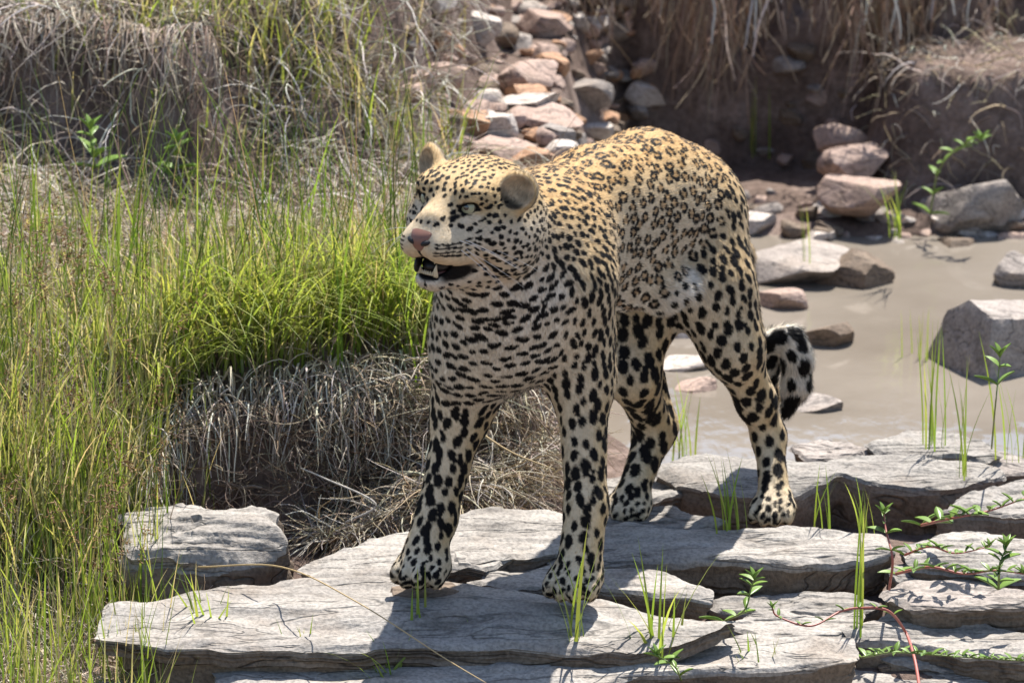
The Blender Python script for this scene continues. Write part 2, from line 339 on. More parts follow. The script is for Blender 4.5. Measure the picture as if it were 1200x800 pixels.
SL = [  # outline bearings, height, fall, thickness, label, material, seed
 ([(768,548),(815,528),(900,535),(960,536),(1075,528),(1165,536),(1182,549),(1108,566),(1060,562),(985,558),(930,572),(860,574),(790,563)], -.008, .06, .070, "long dark ledge of rock rising behind the leopard's hind paws", M_SLABD, 1),
 ([(700,560),(760,545),(800,556),(815,575),(770,585),(705,580)], -.030, .06, .05, "dark rock wedge behind the forward hind leg", M_SLABD, 18),
 ([(925,522),(960,515),(1000,517),(1022,527),(990,536),(940,534)], -.015, .05, .05, "small rounded rock at the water's edge behind the long ledge", M_GREY, 2),
 ([(1012,521),(1060,502),(1120,501),(1178,526),(1160,534),(1100,530),(1050,531)], -.005, .12, .06, "humped dark rock beside the pool with grass sprouting from it", M_SLABD, 3),
 ([(1100,528),(1190,530),(1260,540),(1260,552),(1160,550)], -.03, .05, .05, "flat grey rock at the pool edge beyond the long ledge", M_GREY, 4),
 ([(1098,600),(1130,577),(1200,556),(1270,552),(1270,590),(1170,604)], -.005, .16, .07, "tilted grey slab with straw tucked against its end", M_SLABD, 5),
 ([(636,628),(720,613),(870,619),(960,613),(1030,620),(1046,641),(1000,652),(930,664),(860,656),(800,657),(720,661),(640,656)], -.010, .10, .075, "thick slab the leopard's hind paws stand on, brown face", M_SLAB, 6),
 ([(640,606),(715,592),(790,592),(852,611),(800,623),(700,626),(632,621)], .004, .06, .022, "thin shaded slab under the forward hind paw", M_SLABD, 7),
 ([(1048,641),(1110,626),(1220,630),(1270,650),(1205,668),(1130,662),(1070,661)], -.015, .08, .06, "pale slab overgrown by a trailing succulent", M_SLAB, 8),
 ([(345,662),(400,642),(432,622),(530,602),(655,599),(700,620),(690,640),(600,655),(530,664),(440,674),(375,676)], -.004, .09, .050, "pale layered slab behind the leopard's forefeet", M_SLAB, 9),
 ([(530,644),(556,632),(600,634),(606,646),(580,657),(536,657)], .002, .08, .018, "small lens of stone lying between the forefeet", M_SLAB, 10),
 ([(545,676),(640,657),(760,667),(830,686),(836,702),(780,702),(700,694),(600,688)], -.018, .10, .032, "rounded low slab beside the straight foreleg's paw", M_SLAB, 11),
 ([(1024,692),(1060,678),(1120,679),(1270,692),(1270,706),(1120,710),(1060,708)], -.03, .08, .045, "rounded blue-grey slab under the trailing succulent", M_GREY, 12),
 ([(850,728),(900,712),(960,706),(1014,713),(1000,737),(900,745)], -.070, .08, .03, "flat slab with a small weed growing at its end", M_SLAB, 13),
 ([(985,733),(1060,716),(1150,727),(1270,752),(1270,772),(1150,766),(1060,746),(1000,744)], -.075, .10, .045, "dark-faced slab crossed by a red runner stem", M_SLAB, 14),
 ([(140,602),(215,583),(290,586),(328,604),(322,630),(268,646),(150,650)], .032, .26, .12, "blocky pale rock below the undercut bank", M_SLAB, 15),
 ([(120,712),(230,684),(330,674),(450,671),(600,682),(700,694),(800,714),(868,726),(800,744),(740,757),(600,752),(450,758),(330,764),(200,760),(110,745)], -.022, .14, .026, "big layered slab under the leopard's forefeet, half in shadow", M_SLAB, 17),
 ([(250,785),(450,766),(600,758),(740,752),(860,740),(1000,747),(1012,770),(880,784),(740,795),(600,850),(280,850)], -.080, .12, .040, "long sunlit slab with a splintered edge below the big slab", M_SLAB, 19),
 ([(860,800),(955,771),(1060,768),(1200,776),(1280,790),(1280,870),(860,870)], -.140, .10, .06, "slab with a brown face next to the runner's tip", M_SLAB, 20),
 ([(110,800),(200,785),(300,800),(420,800),(420,860),(110,860)], -.13, .10, .05, "low pale slab half buried in straw", M_SLAB, 21),
 ([(1040,662),(1120,664),(1230,668),(1275,672),(1275,684),(1130,682),(1050,680)], -.045, .05, .05, "grey slab wedged under the trailing succulent's stem", M_SLABD, 23),
 ([(830,700),(900,696),(1000,700),(1040,712),(1000,722),(900,718),(840,712)], -.072, .06, .04, "shaded slab in the joint below the thick hind-paw slab", M_SLABD, 24),
 ([(990,752),(1080,748),(1180,768),(1270,776),(1270,790),(1150,786),(1040,776)], -.115, .06, .05, "narrow slab holding the row of small succulents", M_SLABD, 25),
 ([(560,668),(620,660),(700,664),(720,676),(640,684),(570,680)], -.030, .06, .03, "dark flake between the two forepaws", M_SLABD, 26),
 ([(452,676),(470,668),(520,672),(540,690),(500,700),(460,695)], -.006, .02, .020, "brown flake of stone beneath the lifted-heel forepaw", M_BROWN, 22),
]
for pl, zc, ti, th, lb, mt, sd_ in SL: slab(pl, zc, ti, th, lb, mt, sd_, rough=2.0 if sd_ == 15 else 1.0, under=-1.5 if sd_ == 15 else 1.0)

def ico(sub):
    bm = bmesh.new(); bmesh.ops.create_icosphere(bm, subdivisions=sub, radius=1.0)
    v = np.array([x.co[:] for x in bm.verts]); f = np.array([[x.index for x in q.verts] for q in bm.faces]); bm.free(); return v, f
ICO4, ICO3 = ico(4), ico(3)
def boulder(loc, size, label, mat, seed, rot=0.0, cuts_=9, name="boulder", group=None, lo=False, flat=.72, tip=(0, 0)):
    v, f = (ICO3 if lo else ICO4); v = v.copy(); r = np.random.default_rng(seed + 1000)
    v = v * (1 + .10 * fbm(v * 1.4 + seed, 2, seed)[:, None])
    for _ in range(cuts_):
        n = norm(r.normal(0, 1, 3) * np.array([1, 1, .8])); d = r.uniform(.50, .80); e = v @ n - d; v = v - np.maximum(e, 0)[:, None] * n * .985
    n = norm(np.array([r.normal(0, .18), r.normal(-.1, .18), 1])); e = v @ n - flat * .7; v = v - np.maximum(e, 0)[:, None] * n * .95
    v = v + norm(v) * (.030 * fbm(v * 5 + seed, 3, seed + 3))[:, None]
    v = v * np.asarray(size) * .62
    o = mesh_np(name, v, f, mat, None, True); o.location = loc; o.rotation_euler = (tip[0], tip[1], rot)
    try: o.data.set_sharp_from_angle(angle=math.radians(30))
    except Exception: pass
    tag(o, label, "rock", group); return o
def on_ground(px, py, zg=None):
    """where the bearing meets the ground"""
    ts = np.linspace(8.0, 16.0, 1600); d = ray(px, py); p = CAM + d * ts[:, None]
    h = ground_h(p[:, 0], p[:, 1]); h = np.maximum(h, WATER_Z - .02) if p[:, 0].mean() > .1 else h
    i = np.argmax(p[:, 2] < h); return p[i]
BO = [  # bearing of the middle, width/height on the picture, label, material, depth factor, flatness
 (1004,328,78,60,"angular brown rock standing in the shallows", M_BROWN, .9, .9),
 (930,318,150,70,"broad pale flat rock at the edge of the shallows behind the rump", M_GREY, 1.0, .5),
 (918,358,60,42,"rough tan rock at the foot of the broad flat rock", M_PINK, .9, .8),
 (966,402,62,46,"brown wedge of rock beside the tail tip", M_BROWN, .9, .7),
 (950,484,80,30,"low grey slab awash just below the tail", M_GREY, .9, .5),
 (1012,456,30,12,"tiny stone tip breaking the pool surface", M_GREY, .9, .6),
 (1165,408,150,120,"large dark-faced boulder with a sunlit top beside the pool", M_GREY, 1.0, .85),
 (1196,330,60,55,"small boulder above the large dark-faced one", M_GREY, .9, .8),
 (1150,248,120,70,"big sloping grey rock at the foot of the straw mound", M_GREY, .9, .7),
 (1003,196,74,50,"upright pinkish rock block against the dark bank", M_PINK, .8, .9),
 (985,166,58,44,"pinkish block topmost on the rock pile by the dark bank", M_PINK, .8, .8),
 (1010,228,84,44,"lower pinkish block of the pile by the dark bank", M_PINK, .9, .7),
 (800,392,66,40,"pale rock seen between the hind legs", M_PALE, .9, .7),
 (800,432,64,34,"white water-worn rock between the hind legs", M_PALE, .9, .6),
 (815,462,50,30,"wet pinkish rock low between the hind legs", M_PINK, .9, .6),
 (562,38,56,42,"white angular rock highest on the rubble slope", M_PALE, .8, .9),
 (640,30,64,40,"tan rock beside the white one on the rubble slope", M_PINK, .8, .7),
 (622,94,72,48,"rounded pinkish rock in the middle of the rubble", M_PINK, .9, .8),
 (624,122,62,28,"flat white rock lying on a darker slab in the rubble", M_PALE, .9, .6),
 (640,142,76,26,"mauve slab beneath the flat white rock", M_PINK, .9, .5),
 (582,156,44,46,"white upright rock above the leopard's head", M_PALE, .9, .9),
 (546,150,58,44,"orange-brown rock beside the white upright one", M_RUST, .9, .8),
 (516,92,66,40,"rounded tan rock next to the dead grass bank", M_PINK, .9, .8),
 (586,184,80,40,"mauve rock just behind the leopard's ears", M_PINK, .9, .7),
 (652,160,38,28,"small grey rock in the lower rubble", M_GREY, .9, .7),
 (700,156,50,28,"pale rounded rock beside the leopard's back", M_PALE, .9, .8),
 (628,192,52,34,"orange rock near the base of the rubble", M_RUST, .9, .8),
 (660,180,44,28,"pinkish-white pebble above the orange rock", M_PALE, .9, .8),
 (690,112,60,40,"purple-grey rock in the shade of the bank", M_GREY, .9, .8),
 (722,40,50,30,"grey rock near the top of the slope by the overhang", M_GREY, .9, .8),
 (700,28,44,30,"pale rock leaning below the overhang", M_PALE, .9, .8),
]
rs = random.Random(21)
STONE_WORD = {}
for m_, w_ in ((M_PINK, "pinkish"), (M_PALE, "pale"), (M_RUST, "rust-coloured"), (M_GREY, "grey"), (M_BROWN, "dark brown")): STONE_WORD[m_.name] = w_
def lab(label, m_, s, mid_): return (label % (("larger " if s > mid_ else "little ") + STONE_WORD[m_.name]), m_)
def scatter(n, region, smin_, smax_, mats, label, group, seed0, name="stone"):
    k = 0; tries = 0
    while k < n and tries < 500:
        tries += 1; px, py = rs.uniform(region[0], region[2]), rs.uniform(region[1], region[3])
        p = on_ground(px, py)
        s = rs.uniform(smin_, smax_) * (1.0 if rs.random() < .3 else .65)
        if p[2] < WATER_Z + .004 and group == "stones in the shaded bank": continue
        boulder((p[0], p[1], p[2] + s * .06), (s * rs.uniform(.9, 1.4), s * rs.uniform(.8, 1.2), s * rs.uniform(.5, .9)), *lab(label, rs.choice(mats), s, (smin_ + smax_) * .4), seed0 + k, rs.uniform(0, 3.1), 9, name, group, True, .85, (rs.uniform(-.3, .3), rs.uniform(-.3, .3)))
        k += 1
scatter(130, (470, 0, 760, 215), .025, .085, [M_PINK, M_PINK, M_PINK, M_PALE, M_RUST, M_GREY, M_BROWN], "%s broken stone in the rubble slope behind the leopard", "rubble stones", 700)
scatter(30, (640, 0, 730, 190), .03, .08, [M_PINK, M_BROWN, M_GREY, M_RUST], "%s stone stuck in the earth ridge beside the shaded bank", "stones of the earth ridge", 850)
scatter(60, (870, 240, 1200, 300), .03, .10, [M_PINK, M_GREY, M_PALE, M_BROWN], "%s stone lying along the far shore of the pool", "stones along the far shore", 900)
scatter(30, (700, 60, 990, 260), .03, .09, [M_GREY, M_BROWN, M_PINK], "%s stone embedded in the shaded bank", "stones in the shaded bank", 1000)
scatter(26, (640, 600, 1190, 790), .012, .032, [M_PINK, M_BROWN, M_GREY], "%s pebble lodged in a gap between the flat rocks", "pebbles between the slabs", 1100, "pebble")
scatter(14, (720, 380, 880, 520), .03, .08, [M_PINK, M_PALE, M_GREY], "%s water-worn stone at the near edge of the pool", "stones at the near edge of the pool", 1200)
for i, (px, py, w, h, lb, mt, df, fl) in enumerate(BO):
    p = on_ground(px, py + h * .30)
    if "pinkish block" in lb or "pinkish rock block" in lb: p = P(px, py + h * .30, 3.22 + (228 - py) * .0052)
    s = np.linalg.norm(p - CAM) / FPX
    sx, sz = w * s, h * s
    boulder((p[0], p[1] + sx * .20, p[2] + sz * .30), (sx, sx * df, sz * 1.1), lb, mt, 300 + i, random.uniform(-.5, .5), 9, flat=fl, tip=(random.uniform(-.1, .1), random.uniform(-.15, .15)))
# ------------------------------------------------------------------ the leopard
leopard = empty("leopard", tuple(G(690, 655, 0.0)))
tag(leopard, "spotted leopard walking across the flat rocks with its mouth open", "leopard")
LOFF = np.array(leopard.location)

BF = norm(np.array([-0.51, -0.86, 0.0])); BL = np.array([-BF[1], BF[0], 0.0]); BU = np.array([0, 0, 1.0])
prims = []      # union, in order: dict(kind, data, k, region, dir)
cuts = []
def cone(a, b, ra, rb, k=0.03, reg='torso', hd=None):
    a = np.asarray(a, float); b = np.asarray(b, float)
    prims.append(dict(t=0, a=a, b=b, ra=ra, rb=rb, k=k, reg=reg, hd=norm(b - a) if hd is None else norm(hd)))
def frame(f, u):
    f = norm(f); l = norm(np.cross(u, f)); return np.stack([f, l, np.cross(f, l)], 1)
def ell(c, r, R, k=0.03, reg='torso', hd=None, cut=False):
    d = dict(t=1, c=np.asarray(c, float), r=np.asarray(r, float), R=R, k=k, reg=reg, hd=norm(-R[:, 0] if hd is None else hd))
    (cuts if cut else prims).append(d)
def sd(pr, p):
    if pr['t'] == 0:
        ba = pr['b'] - pr['a']; pa = p - pr['a']; t = np.clip(pa @ ba / (ba @ ba), 0, 1)
        q = pa - t[..., None] * ba
        return np.sqrt((q * q).sum(-1)) - (pr['ra'] + (pr['rb'] - pr['ra']) * t)
    q = (p - pr['c']) @ pr['R']; r = pr['r']
    k0 = np.sqrt(((q / r) ** 2).sum(-1)); k1 = np.sqrt(((q / r ** 2) ** 2).sum(-1))
    return np.where(k1 > 1e-6, k0 * (k0 - 1) / np.maximum(k1, 1e-6), -r.min())
def smin(a, b, k):
    h = np.maximum(k - np.abs(a - b), 0) / k; return np.minimum(a, b) - h * h * k * 0.25
def smax(a, b, k): return -smin(-a, -b, k)

RB = frame(BF, BU)
def RBp(deg):    # body frame pitched nose-up by deg
    a = math.radians(deg); return frame(BF * math.cos(a) + BU * math.sin(a), BU)
back = -BF
# torso
ell(P(600, 352, .15), (.165, .108, .158), RBp(10), reg='chest', hd=back * .3 - BU)
ell(P(636, 302, .24), (.19, .112, .150), RBp(4), .05, reg='torso', hd=back - .25 * BU)
ell(P(705, 266, .38), (.20, .104, .118), RBp(-6), .05, reg='torso', hd=back - .25 * BU)
ell(P(762, 240, .50), (.16, .104, .112), RBp(-4), .05, reg='torso', hd=back - .2 * BU)
ell(P(795, 258, .60), (.105, .106, .120), RBp(14), .05, reg='haunch', hd=back - .8 * BU)
cone(P(628, 268, .15), P(700, 228, .34), .068, .064, .06, 'torso', back - .1 * BU)          # spine
cone(P(700, 222, .34), P(755, 203, .48), .066, .062, .06, 'torso', back - .1 * BU)
cone(P(755, 203, .48), P(815, 228, .64), .062, .058, .05, 'torso', back - .1 * BU)
cone(P(648, 250, .16), P(682, 330, .12), .035, .045, .04, 'shoulder', -BU)                   # shoulder blade ridge
cone(P(730, 336, .36), P(770, 332, .40), .044, .038, .05, 'torso', back - .6 * BU)
cone(P(797, 340, .42), P(778, 346, .40), .026, .032, .05, 'belly', back - .5 * BU)           # flank fold
# neck, breast
cone(P(634, 300, .16), P(572, 264, .00), .118, .086, .06, 'neck', -.4 * BU + back)
cone(P(588, 345, .04), P(560, 290, -.03), .105, .072, .05, 'breast', -BU)
ell(P(585, 400, .07), (.085, .095, .085), RB, .05, 'breast', -BU)
ell(P(548, 425, .10), (.07, .05, .07), RB, .04, 'breast', -BU)
# left foreleg
S_ = P(664, 345, .10); E_ = P(682, 445, .10); W_ = P(687, 592, .035); K_ = P(680, 655, .010)
cone(S_, E_, .076, .052, .05, 'shoulder', -BU); cone(E_, W_, .048, .0375, .04, 'foreleg', -BU)
cone(P(686, 390, .13), P(692, 450, .14), .048, .036, .04, 'foreleg', -BU)
cone(W_, K_, .0385, .041, .02, 'foreleg', -BU)
# right foreleg
S2 = P(556, 395, .12); E2 = P(541, 480, .13); W2 = P(511, 607, .085); K2 = P(500, 640, .065)
cone(S2, E2, .066, .049, .05, 'foreleg', -BU); cone(E2, W2, .047, .0365, .04, 'foreleg', -BU)
cone(W2, K2, .0375, .040, .02, 'foreleg', -BU)
# left hind leg
Hp = P(838, 275, .56); Kn = P(848, 372, .45); Mh = P(876, 440, .50); Hk = P(903, 505, .60); An = P(908, 575, .52)
cone(P(815, 258, .58), P(834, 340, .51), .088, .072, .05, 'haunch', -BU + .3 * back)
cone(P(834, 340, .51), P(858, 405, .49), .070, .052, .05, 'haunch', -BU)
cone(P(858, 405, .49), P(886, 470, .55), .051, .035, .04, 'hindleg', -BU)
cone(P(886, 470, .55), P(901, 512, .58), .034, .029, .03, 'hindleg', -BU)
cone(P(901, 512, .58), P(908, 582, .51), .029, .031, .03, 'hindleg', -BU)
cone(P(862, 370, .57), P(901, 498, .60), .038, .019, .03, 'hindleg', -BU)
# right hind leg
cone(P(770, 300, .58), P(748, 375, .53), .075, .056, .05, 'haunch', -BU)
cone(P(748, 375, .53), P(742, 440, .48), .053, .044, .05, 'hindleg', -BU)
cone(P(742, 440, .48), P(767, 505, .58), .044, .035, .04, 'hindleg', -BU)
cone(P(767, 505, .58), P(742, 575, .51), .036, .031, .03, 'hindleg', -BU)
cone(P(768, 440, .58), P(783, 498, .60), .022, .016, .03, 'hindleg', -BU)
# paws: pad + four toes each
def paw(c, fdir, w=1.0, reg='paw', zt=None, flat=1.0):
    c = np.asarray(c, float); f = norm(fdir); l = norm(np.cross(BU, f)); R = frame(f, BU)
    ell(c, (.050 * w, .046 * w, .033 * w * flat), R, .025, reg, f - .4 * BU)
    for s, fo in ((-1.5, .020), (-.5, .036), (.5, .037), (1.5, .019)):
        q = c + f * fo * w + l * s * .0215 * w - BU * .006
        f2 = norm(f + l * s * .12); ell(q, (.028 * w, .0158 * w, .0225 * w), frame(f2, BU), .0035, reg, f2 - .4 * BU)
        ell(q - f * .016 * w + BU * .010 * w, (.022 * w, .0135 * w, .017 * w), frame(f2, BU), .012, reg, f2 - .4 * BU)
pLF = P(674, 680, .000); pRF = P(497, 665, .050); pLH = P(906, 596, .490); pRH = P(738, 592, .500)
paw(pLF, [-.32, -.95, 0], 1.0); paw(pRF, [-.42, -.9, 0], 1.0)
paw(pLH, [-.22, -.97, 0], .86); paw(pRH, [-.35, -.93, 0], .86)
# tail
tail_pts = [P(845, 222, .68), P(868, 300, .78), P(880, 390, .84), P(888, 470, .86), P(900, 468, .83), P(899, 430, .80), P(908, 400, .78), P(926, 398, .77), P(934, 420, .765), P(933, 452, .76), P(922, 482, .755)]
tail_r = [.030, .026, .025, .024, .022, .023, .025, .028, .030, .028, .015]
def crom(pts, n=6):
    pts = np.asarray(pts, float); p = np.vstack([2 * pts[0] - pts[1], pts, 2 * pts[-1] - pts[-2]]); out = []
    for i in range(1, len(p) - 2):
        for t in np.linspace(0, 1, n, endpoint=False):
            a, b, c, d = p[i - 1:i + 3]
            out.append(.5 * (2 * b + (c - a) * t + (2 * a - 5 * b + 4 * c - d) * t * t + (3 * b - a - 3 * c + d) * t ** 3))
    out.append(p[-2]); return np.array(out)
for i in range(len(tail_pts) - 1):
    cone(tail_pts[i], tail_pts[i + 1], tail_r[i], tail_r[i + 1], .015, 'tail' if i < 5 else 'tailtip')
n_body = len(prims)

for q in prims:                                          # room for the fur
    if q['t'] == 0: q['ra'] -= .0045; q['rb'] -= .0045
    else: q['r'] = q['r'] - (.0048 if q['reg'] != 'paw' else .002)
# head, in its own frame: F forward, L its left, U up
HC = P(557, 238, -.075)
psi, hp, hr = math.radians(32), math.radians(3), math.radians(5)
HF = np.array([-math.sin(psi) * math.cos(hp), -math.cos(psi) * math.cos(hp), math.sin(hp)])
HL0 = norm(np.cross(BU, HF)); HU0 = np.cross(HF, HL0)
HL = HL0 * math.cos(hr) - HU0 * math.sin(hr); HU = np.cross(HF, HL)
RH_ = np.stack([HF, HL, HU], 1)
def H(f, l, u): return HC + HF * f + HL * l + HU * u
def hfr(f, u=(0, 0, 1)): return frame(RH_ @ np.array(f, float), RH_ @ np.array(u, float))
hb = -HF
ell(H(-.005, 0, .005), (.092, .078, .070), RH_, .05, 'head', hb)
ell(H(-.06, 0, -.03), (.07, .078, .075), RH_, .04, 'head', hb)
for s in (-1, 1):
    ell(H(.059, s * .037, .0305), (.040, .031, .025), RH_, .025, 'head', hb)                  # brow
    ell(H(.030, s * .058, -.032), (.056, .034, .044), RH_, .035, 'head', hb + HL * s * .4)   # cheek
    ell(H(-.02, s * .062, -.062), (.05, .032, .045), RH_, .035, 'head', hb + HL * s * .5 - HU * .3)   # ruff
cone(H(.045, 0, .012), H(.120, 0, -.014), .034, .0245, .03, 'bridge', hb)
for s in (-1, 1): cone(H(.055, s * .022, -.016), H(.122, s * .013, -.034), .030, .0225, .02, 'head', hb + HL * s * .5)
for s in (-1, 1):
    ell(H(.122, s * .0215, -.050), (.037, .0255, .0260), hfr((1, s * .12, 0)), .016, 'muzzle', hb + HL * s * .6)
    ell(H(.085, s * .036, -.055), (.040, .0205, .0265), RH_, .022, 'muzzle', hb + HL * s * .3)
ell(H(.140, 0, -.040), (.019, .020, .019), RH_, .015, 'muzzle', hb)
# lower jaw
cone(H(.010, 0, -.085), H(.100, 0, -.106), .054, .0215, .022, 'jaw', hb - HU * .3)
ell(H(.112, 0, -.1085), (.021, .0235, .0150), RH_, .012, 'jaw', hb - HU * .5)
# ears: shells
EAR = []
for s in (-1, 1):
    op = np.array([.80, s * .45, .10]); R = hfr(op, (-.25, s * .55, 1.0))
    c = H(.012, s * .081, .037 if s > 0 else .047)
    ell(c, (.018, .034, .034) if s > 0 else (.017, .028, .035), R, .016, 'ear', HU + HL * s * .4)
    EAR.append((c, R, s))
    ell(c + R[:, 0] * .0185 + R[:, 2] * .002, (.0215, .0270 if s > 0 else .0215, .0270), R, .004, 'ear', cut=True)
# mouth and eye sockets
mo = norm(np.array([1, 0, -.10])); MOUTH = len(cuts)
ell(H(.110, .003, -.0850), (.051, .0205, .0160), hfr((1, 0, -.10)), .004, 'mouth', cut=True)
EYE = []
for s in (-1, 1):
    e = H(.087, s * (.0415 if s > 0 else .0425), .0135); R = hfr((.88, s * .42, .10), (.0, -s * .36, 1))
    EYE.append((e, R, s)); ell(e + R[:, 0] * .008 - R[:, 2] * .0020, (.013, .0158, .0074), R, .004, 'socket', cut=True)

def body_sdf(p, idx=None):
    d = np.full(p.shape[:-1], 9.0)
    for i in (range(len(prims)) if idx is None else idx):
        d = smin(d, sd(prims[i], p), prims[i]['k'])
    for c in cuts: d = smax(d, -sd(c, p), c['k'])
    return d
def axis(lo, hi, flo, fhi, coarse, fine):
    a = np.arange(lo, flo, coarse); b = np.arange(a[-1] + coarse if len(a) else flo, fhi, fine); c = np.arange(b[-1] + fine, hi, coarse)
    return np.concatenate([a, b, c])
VC, VF = 0.0038, 0.0023
hmin = HC - .17; hmax = HC + .13
gx = axis(-.20, .62, hmin[0], hmax[0], VC, VF); gy = axis(-.27, .92, hmin[1] - .03, hmax[1] - .04, VC, VF); gz = axis(-.07, .78, hmin[2] + .03, hmax[2], VC, VF)
NX, NY, NZ = len(gx), len(gy), len(gz)
D = np.full((NX, NY, NZ), 1.0, np.float32)
BS = 16
for i in range(0, NX, BS):
    for j in range(0, NY, BS):
        bx, by, bz = [], [], []
        ks = np.arange(0, NZ, BS)
        i1 = min(i + BS, NX); j1 = min(j + BS, NY)
        cx = (gx[i] + gx[i1 - 1]) / 2; cy = (gy[j] + gy[j1 - 1]) / 2
        cz = np.array([(gz[k] + gz[min(k + BS, NZ) - 1]) / 2 for k in ks])
        hx = (gx[i1 - 1] - gx[i]) / 2; hy = (gy[j1 - 1] - gy[j]) / 2
        cen = np.stack([np.full(len(ks), cx), np.full(len(ks), cy), cz], -1)
        dd = np.stack([sd(q, cen) for q in prims])            # prims x blocks
        for bi, k in enumerate(ks):
            k1 = min(k + BS, NZ); diag = math.sqrt(hx * hx + hy * hy + ((gz[k1 - 1] - gz[k]) / 2) ** 2) + .004
            m = dd[:, bi].min()
            if m > diag + .02:
                continue
            if m < -diag * 2.2 - .02:
                D[i:i1, j:j1, k:k1] = -1; continue
            idx = np.nonzero(dd[:, bi] < diag + .045)[0]
            X, Y, Z = np.meshgrid(gx[i:i1], gy[j:j1], gz[k:k1], indexing='ij')
            D[i:i1, j:j1, k:k1] = body_sdf(np.stack([X, Y, Z], -1), idx)

def surface_nets(D, gx, gy, gz):
    ins = D < 0
    cnt = np.zeros(tuple(n - 1 for n in D.shape), np.uint8)
    for a in (0, 1):
        for b in (0, 1):
            for c in (0, 1):
                cnt += ins[a:D.shape[0] - 1 + a, b:D.shape[1] - 1 + b, c:D.shape[2] - 1 + c]
    act = np.argwhere((cnt > 0) & (cnt < 8)); del cnt
    gid = np.full(tuple(n - 1 for n in D.shape), -1, np.int32)
    gid[act[:, 0], act[:, 1], act[:, 2]] = np.arange(len(act))
    pos = np.zeros((len(act), 3)); num = np.zeros(len(act))
    corners = np.array([[a, b, c] for a in (0, 1) for b in (0, 1) for c in (0, 1)])
    val = np.stack([D[act[:, 0] + a, act[:, 1] + b, act[:, 2] + c] for a, b, c in corners], 1)
    G3 = (gx, gy, gz)
    def cpos(ci): return np.stack([G3[m][act[:, m] + corners[ci][m]] for m in range(3)], -1)
    CP = [cpos(ci) for ci in range(8)]
    for e0 in range(8):
        for e1 in range(e0 + 1, 8):
            if np.abs(corners[e0] - corners[e1]).sum() != 1: continue
            v0, v1 = val[:, e0], val[:, e1]; m = (v0 < 0) != (v1 < 0)
            t = np.where(m, v0 / np.where(m, v0 - v1, 1), 0)
            pos[m] += (CP[e0] + (CP[e1] - CP[e0]) * t[:, None])[m]; num[m] += 1
    pos /= num[:, None]
    quads = []
    for ax in range(3):
        o1, o2 = [(1, 2), (2, 0), (0, 1)][ax]
        sl0 = [slice(1, n - 1) for n in D.shape]; sl1 = list(sl0)
        sl0[ax] = slice(0, D.shape[ax] - 1); sl1[ax] = slice(1, D.shape[ax])
        a = ins[tuple(sl0)]; b = ins[tuple(sl1)]
        e = np.argwhere(a != b); flip = a[e[:, 0], e[:, 1], e[:, 2]]
        base = e.copy(); base[:, o1] += 1; base[:, o2] += 1
        q = []
        for d1, d2 in ((-1, -1), (0, -1), (0, 0), (-1, 0)):
            c = base.copy(); c[:, o1] += d1; c[:, o2] += d2
            q.append(gid[c[:, 0], c[:, 1], c[:, 2]])
        q = np.stack(q, -1); q[~flip] = q[~flip][:, ::-1]
        quads.append(q)
    return pos, np.vstack(quads)
V, Q = surface_nets(D, gx, gy, gz)
Q = Q[(Q >= 0).all(1)]
del D
def mesh_normals(V, Q):
    fn = np.cross(V[Q[:, 2]] - V[Q[:, 0]], V[Q[:, 3]] - V[Q[:, 1]]); n = np.zeros_like(V)
    for a in range(3):
        for c in range(4): n[:, a] += np.bincount(Q[:, c], fn[:, a], len(V))
    return norm(n)
VN = mesh_normals(V, Q)

# ---- coat: regions, base colour, spots
REG = dict(torso=0, chest=1, neck=2, breast=3, shoulder=4, foreleg=5, paw=6, haunch=7, hindleg=8, belly=9, tail=10, tailtip=11, head=12, bridge=13, muzzle=14, jaw=15, ear=16)
#              spacing radius elong  furlen  outer colour        inner colour
TAW = np.array([.48, .315, .145]); BUFF = np.array([.53, .385, .205]); CREAM = np.array([.60, .51, .385]); WHITE = np.array([.76, .72, .65])
RP = {'torso': (.0236, .0066, 1.3, .0085), 'chest': (.0165, .0062, 1.35, .008), 'neck': (.0146, .0056, 1.4, .009), 'breast': (.0200, .0062, 1.7, .008),
      'shoulder': (.0152, .0061, 1.45, .007), 'foreleg': (.0195, .0080, 1.4, .0055), 'paw': (.0128, .0046, 1.5, .005), 'haunch': (.0190, .0079, 1.25, .0075),
      'hindleg': (.0250, .0104, 1.3, .006), 'belly': (.024, .0062, 1.3, .012), 'tail': (.030, .0110, 1.2, .014), 'tailtip': (.028, .0124, 1.3, .012),
      'head': (.0112, .0043, 1.3, .0062), 'bridge': (.0150, .0036, 1.2, .0045), 'muzzle': (.0150, .0030, 1.4, .0030), 'jaw': (.0180, .0040, 1.5, .007), 'ear': (.03, .004, 1, .007)}
RPA = np.array([RP[k] for k in REG])
HD = np.array([q['hd'] for q in prims]); PR = np.array([REG[q['reg']] for q in prims])
def regions(p):
    dd = np.stack([sd(q, p) for q in prims], 1)
    w = np.exp(-(dd - dd.min(1, keepdims=True)) / .010); w /= w.sum(1, keepdims=True)
    rw = np.zeros((len(p), len(REG)))
    for r in range(len(REG)): rw[:, r] = w[:, PR == r].sum(1)
    return rw, norm(w @ HD)
def chunked(fn, p, n=60000):
    outs = [fn(p[i:i + n]) for i in range(0, len(p), n)]
    return [np.concatenate(x) for x in zip(*outs)]
RW, HDV = chunked(regions, V)

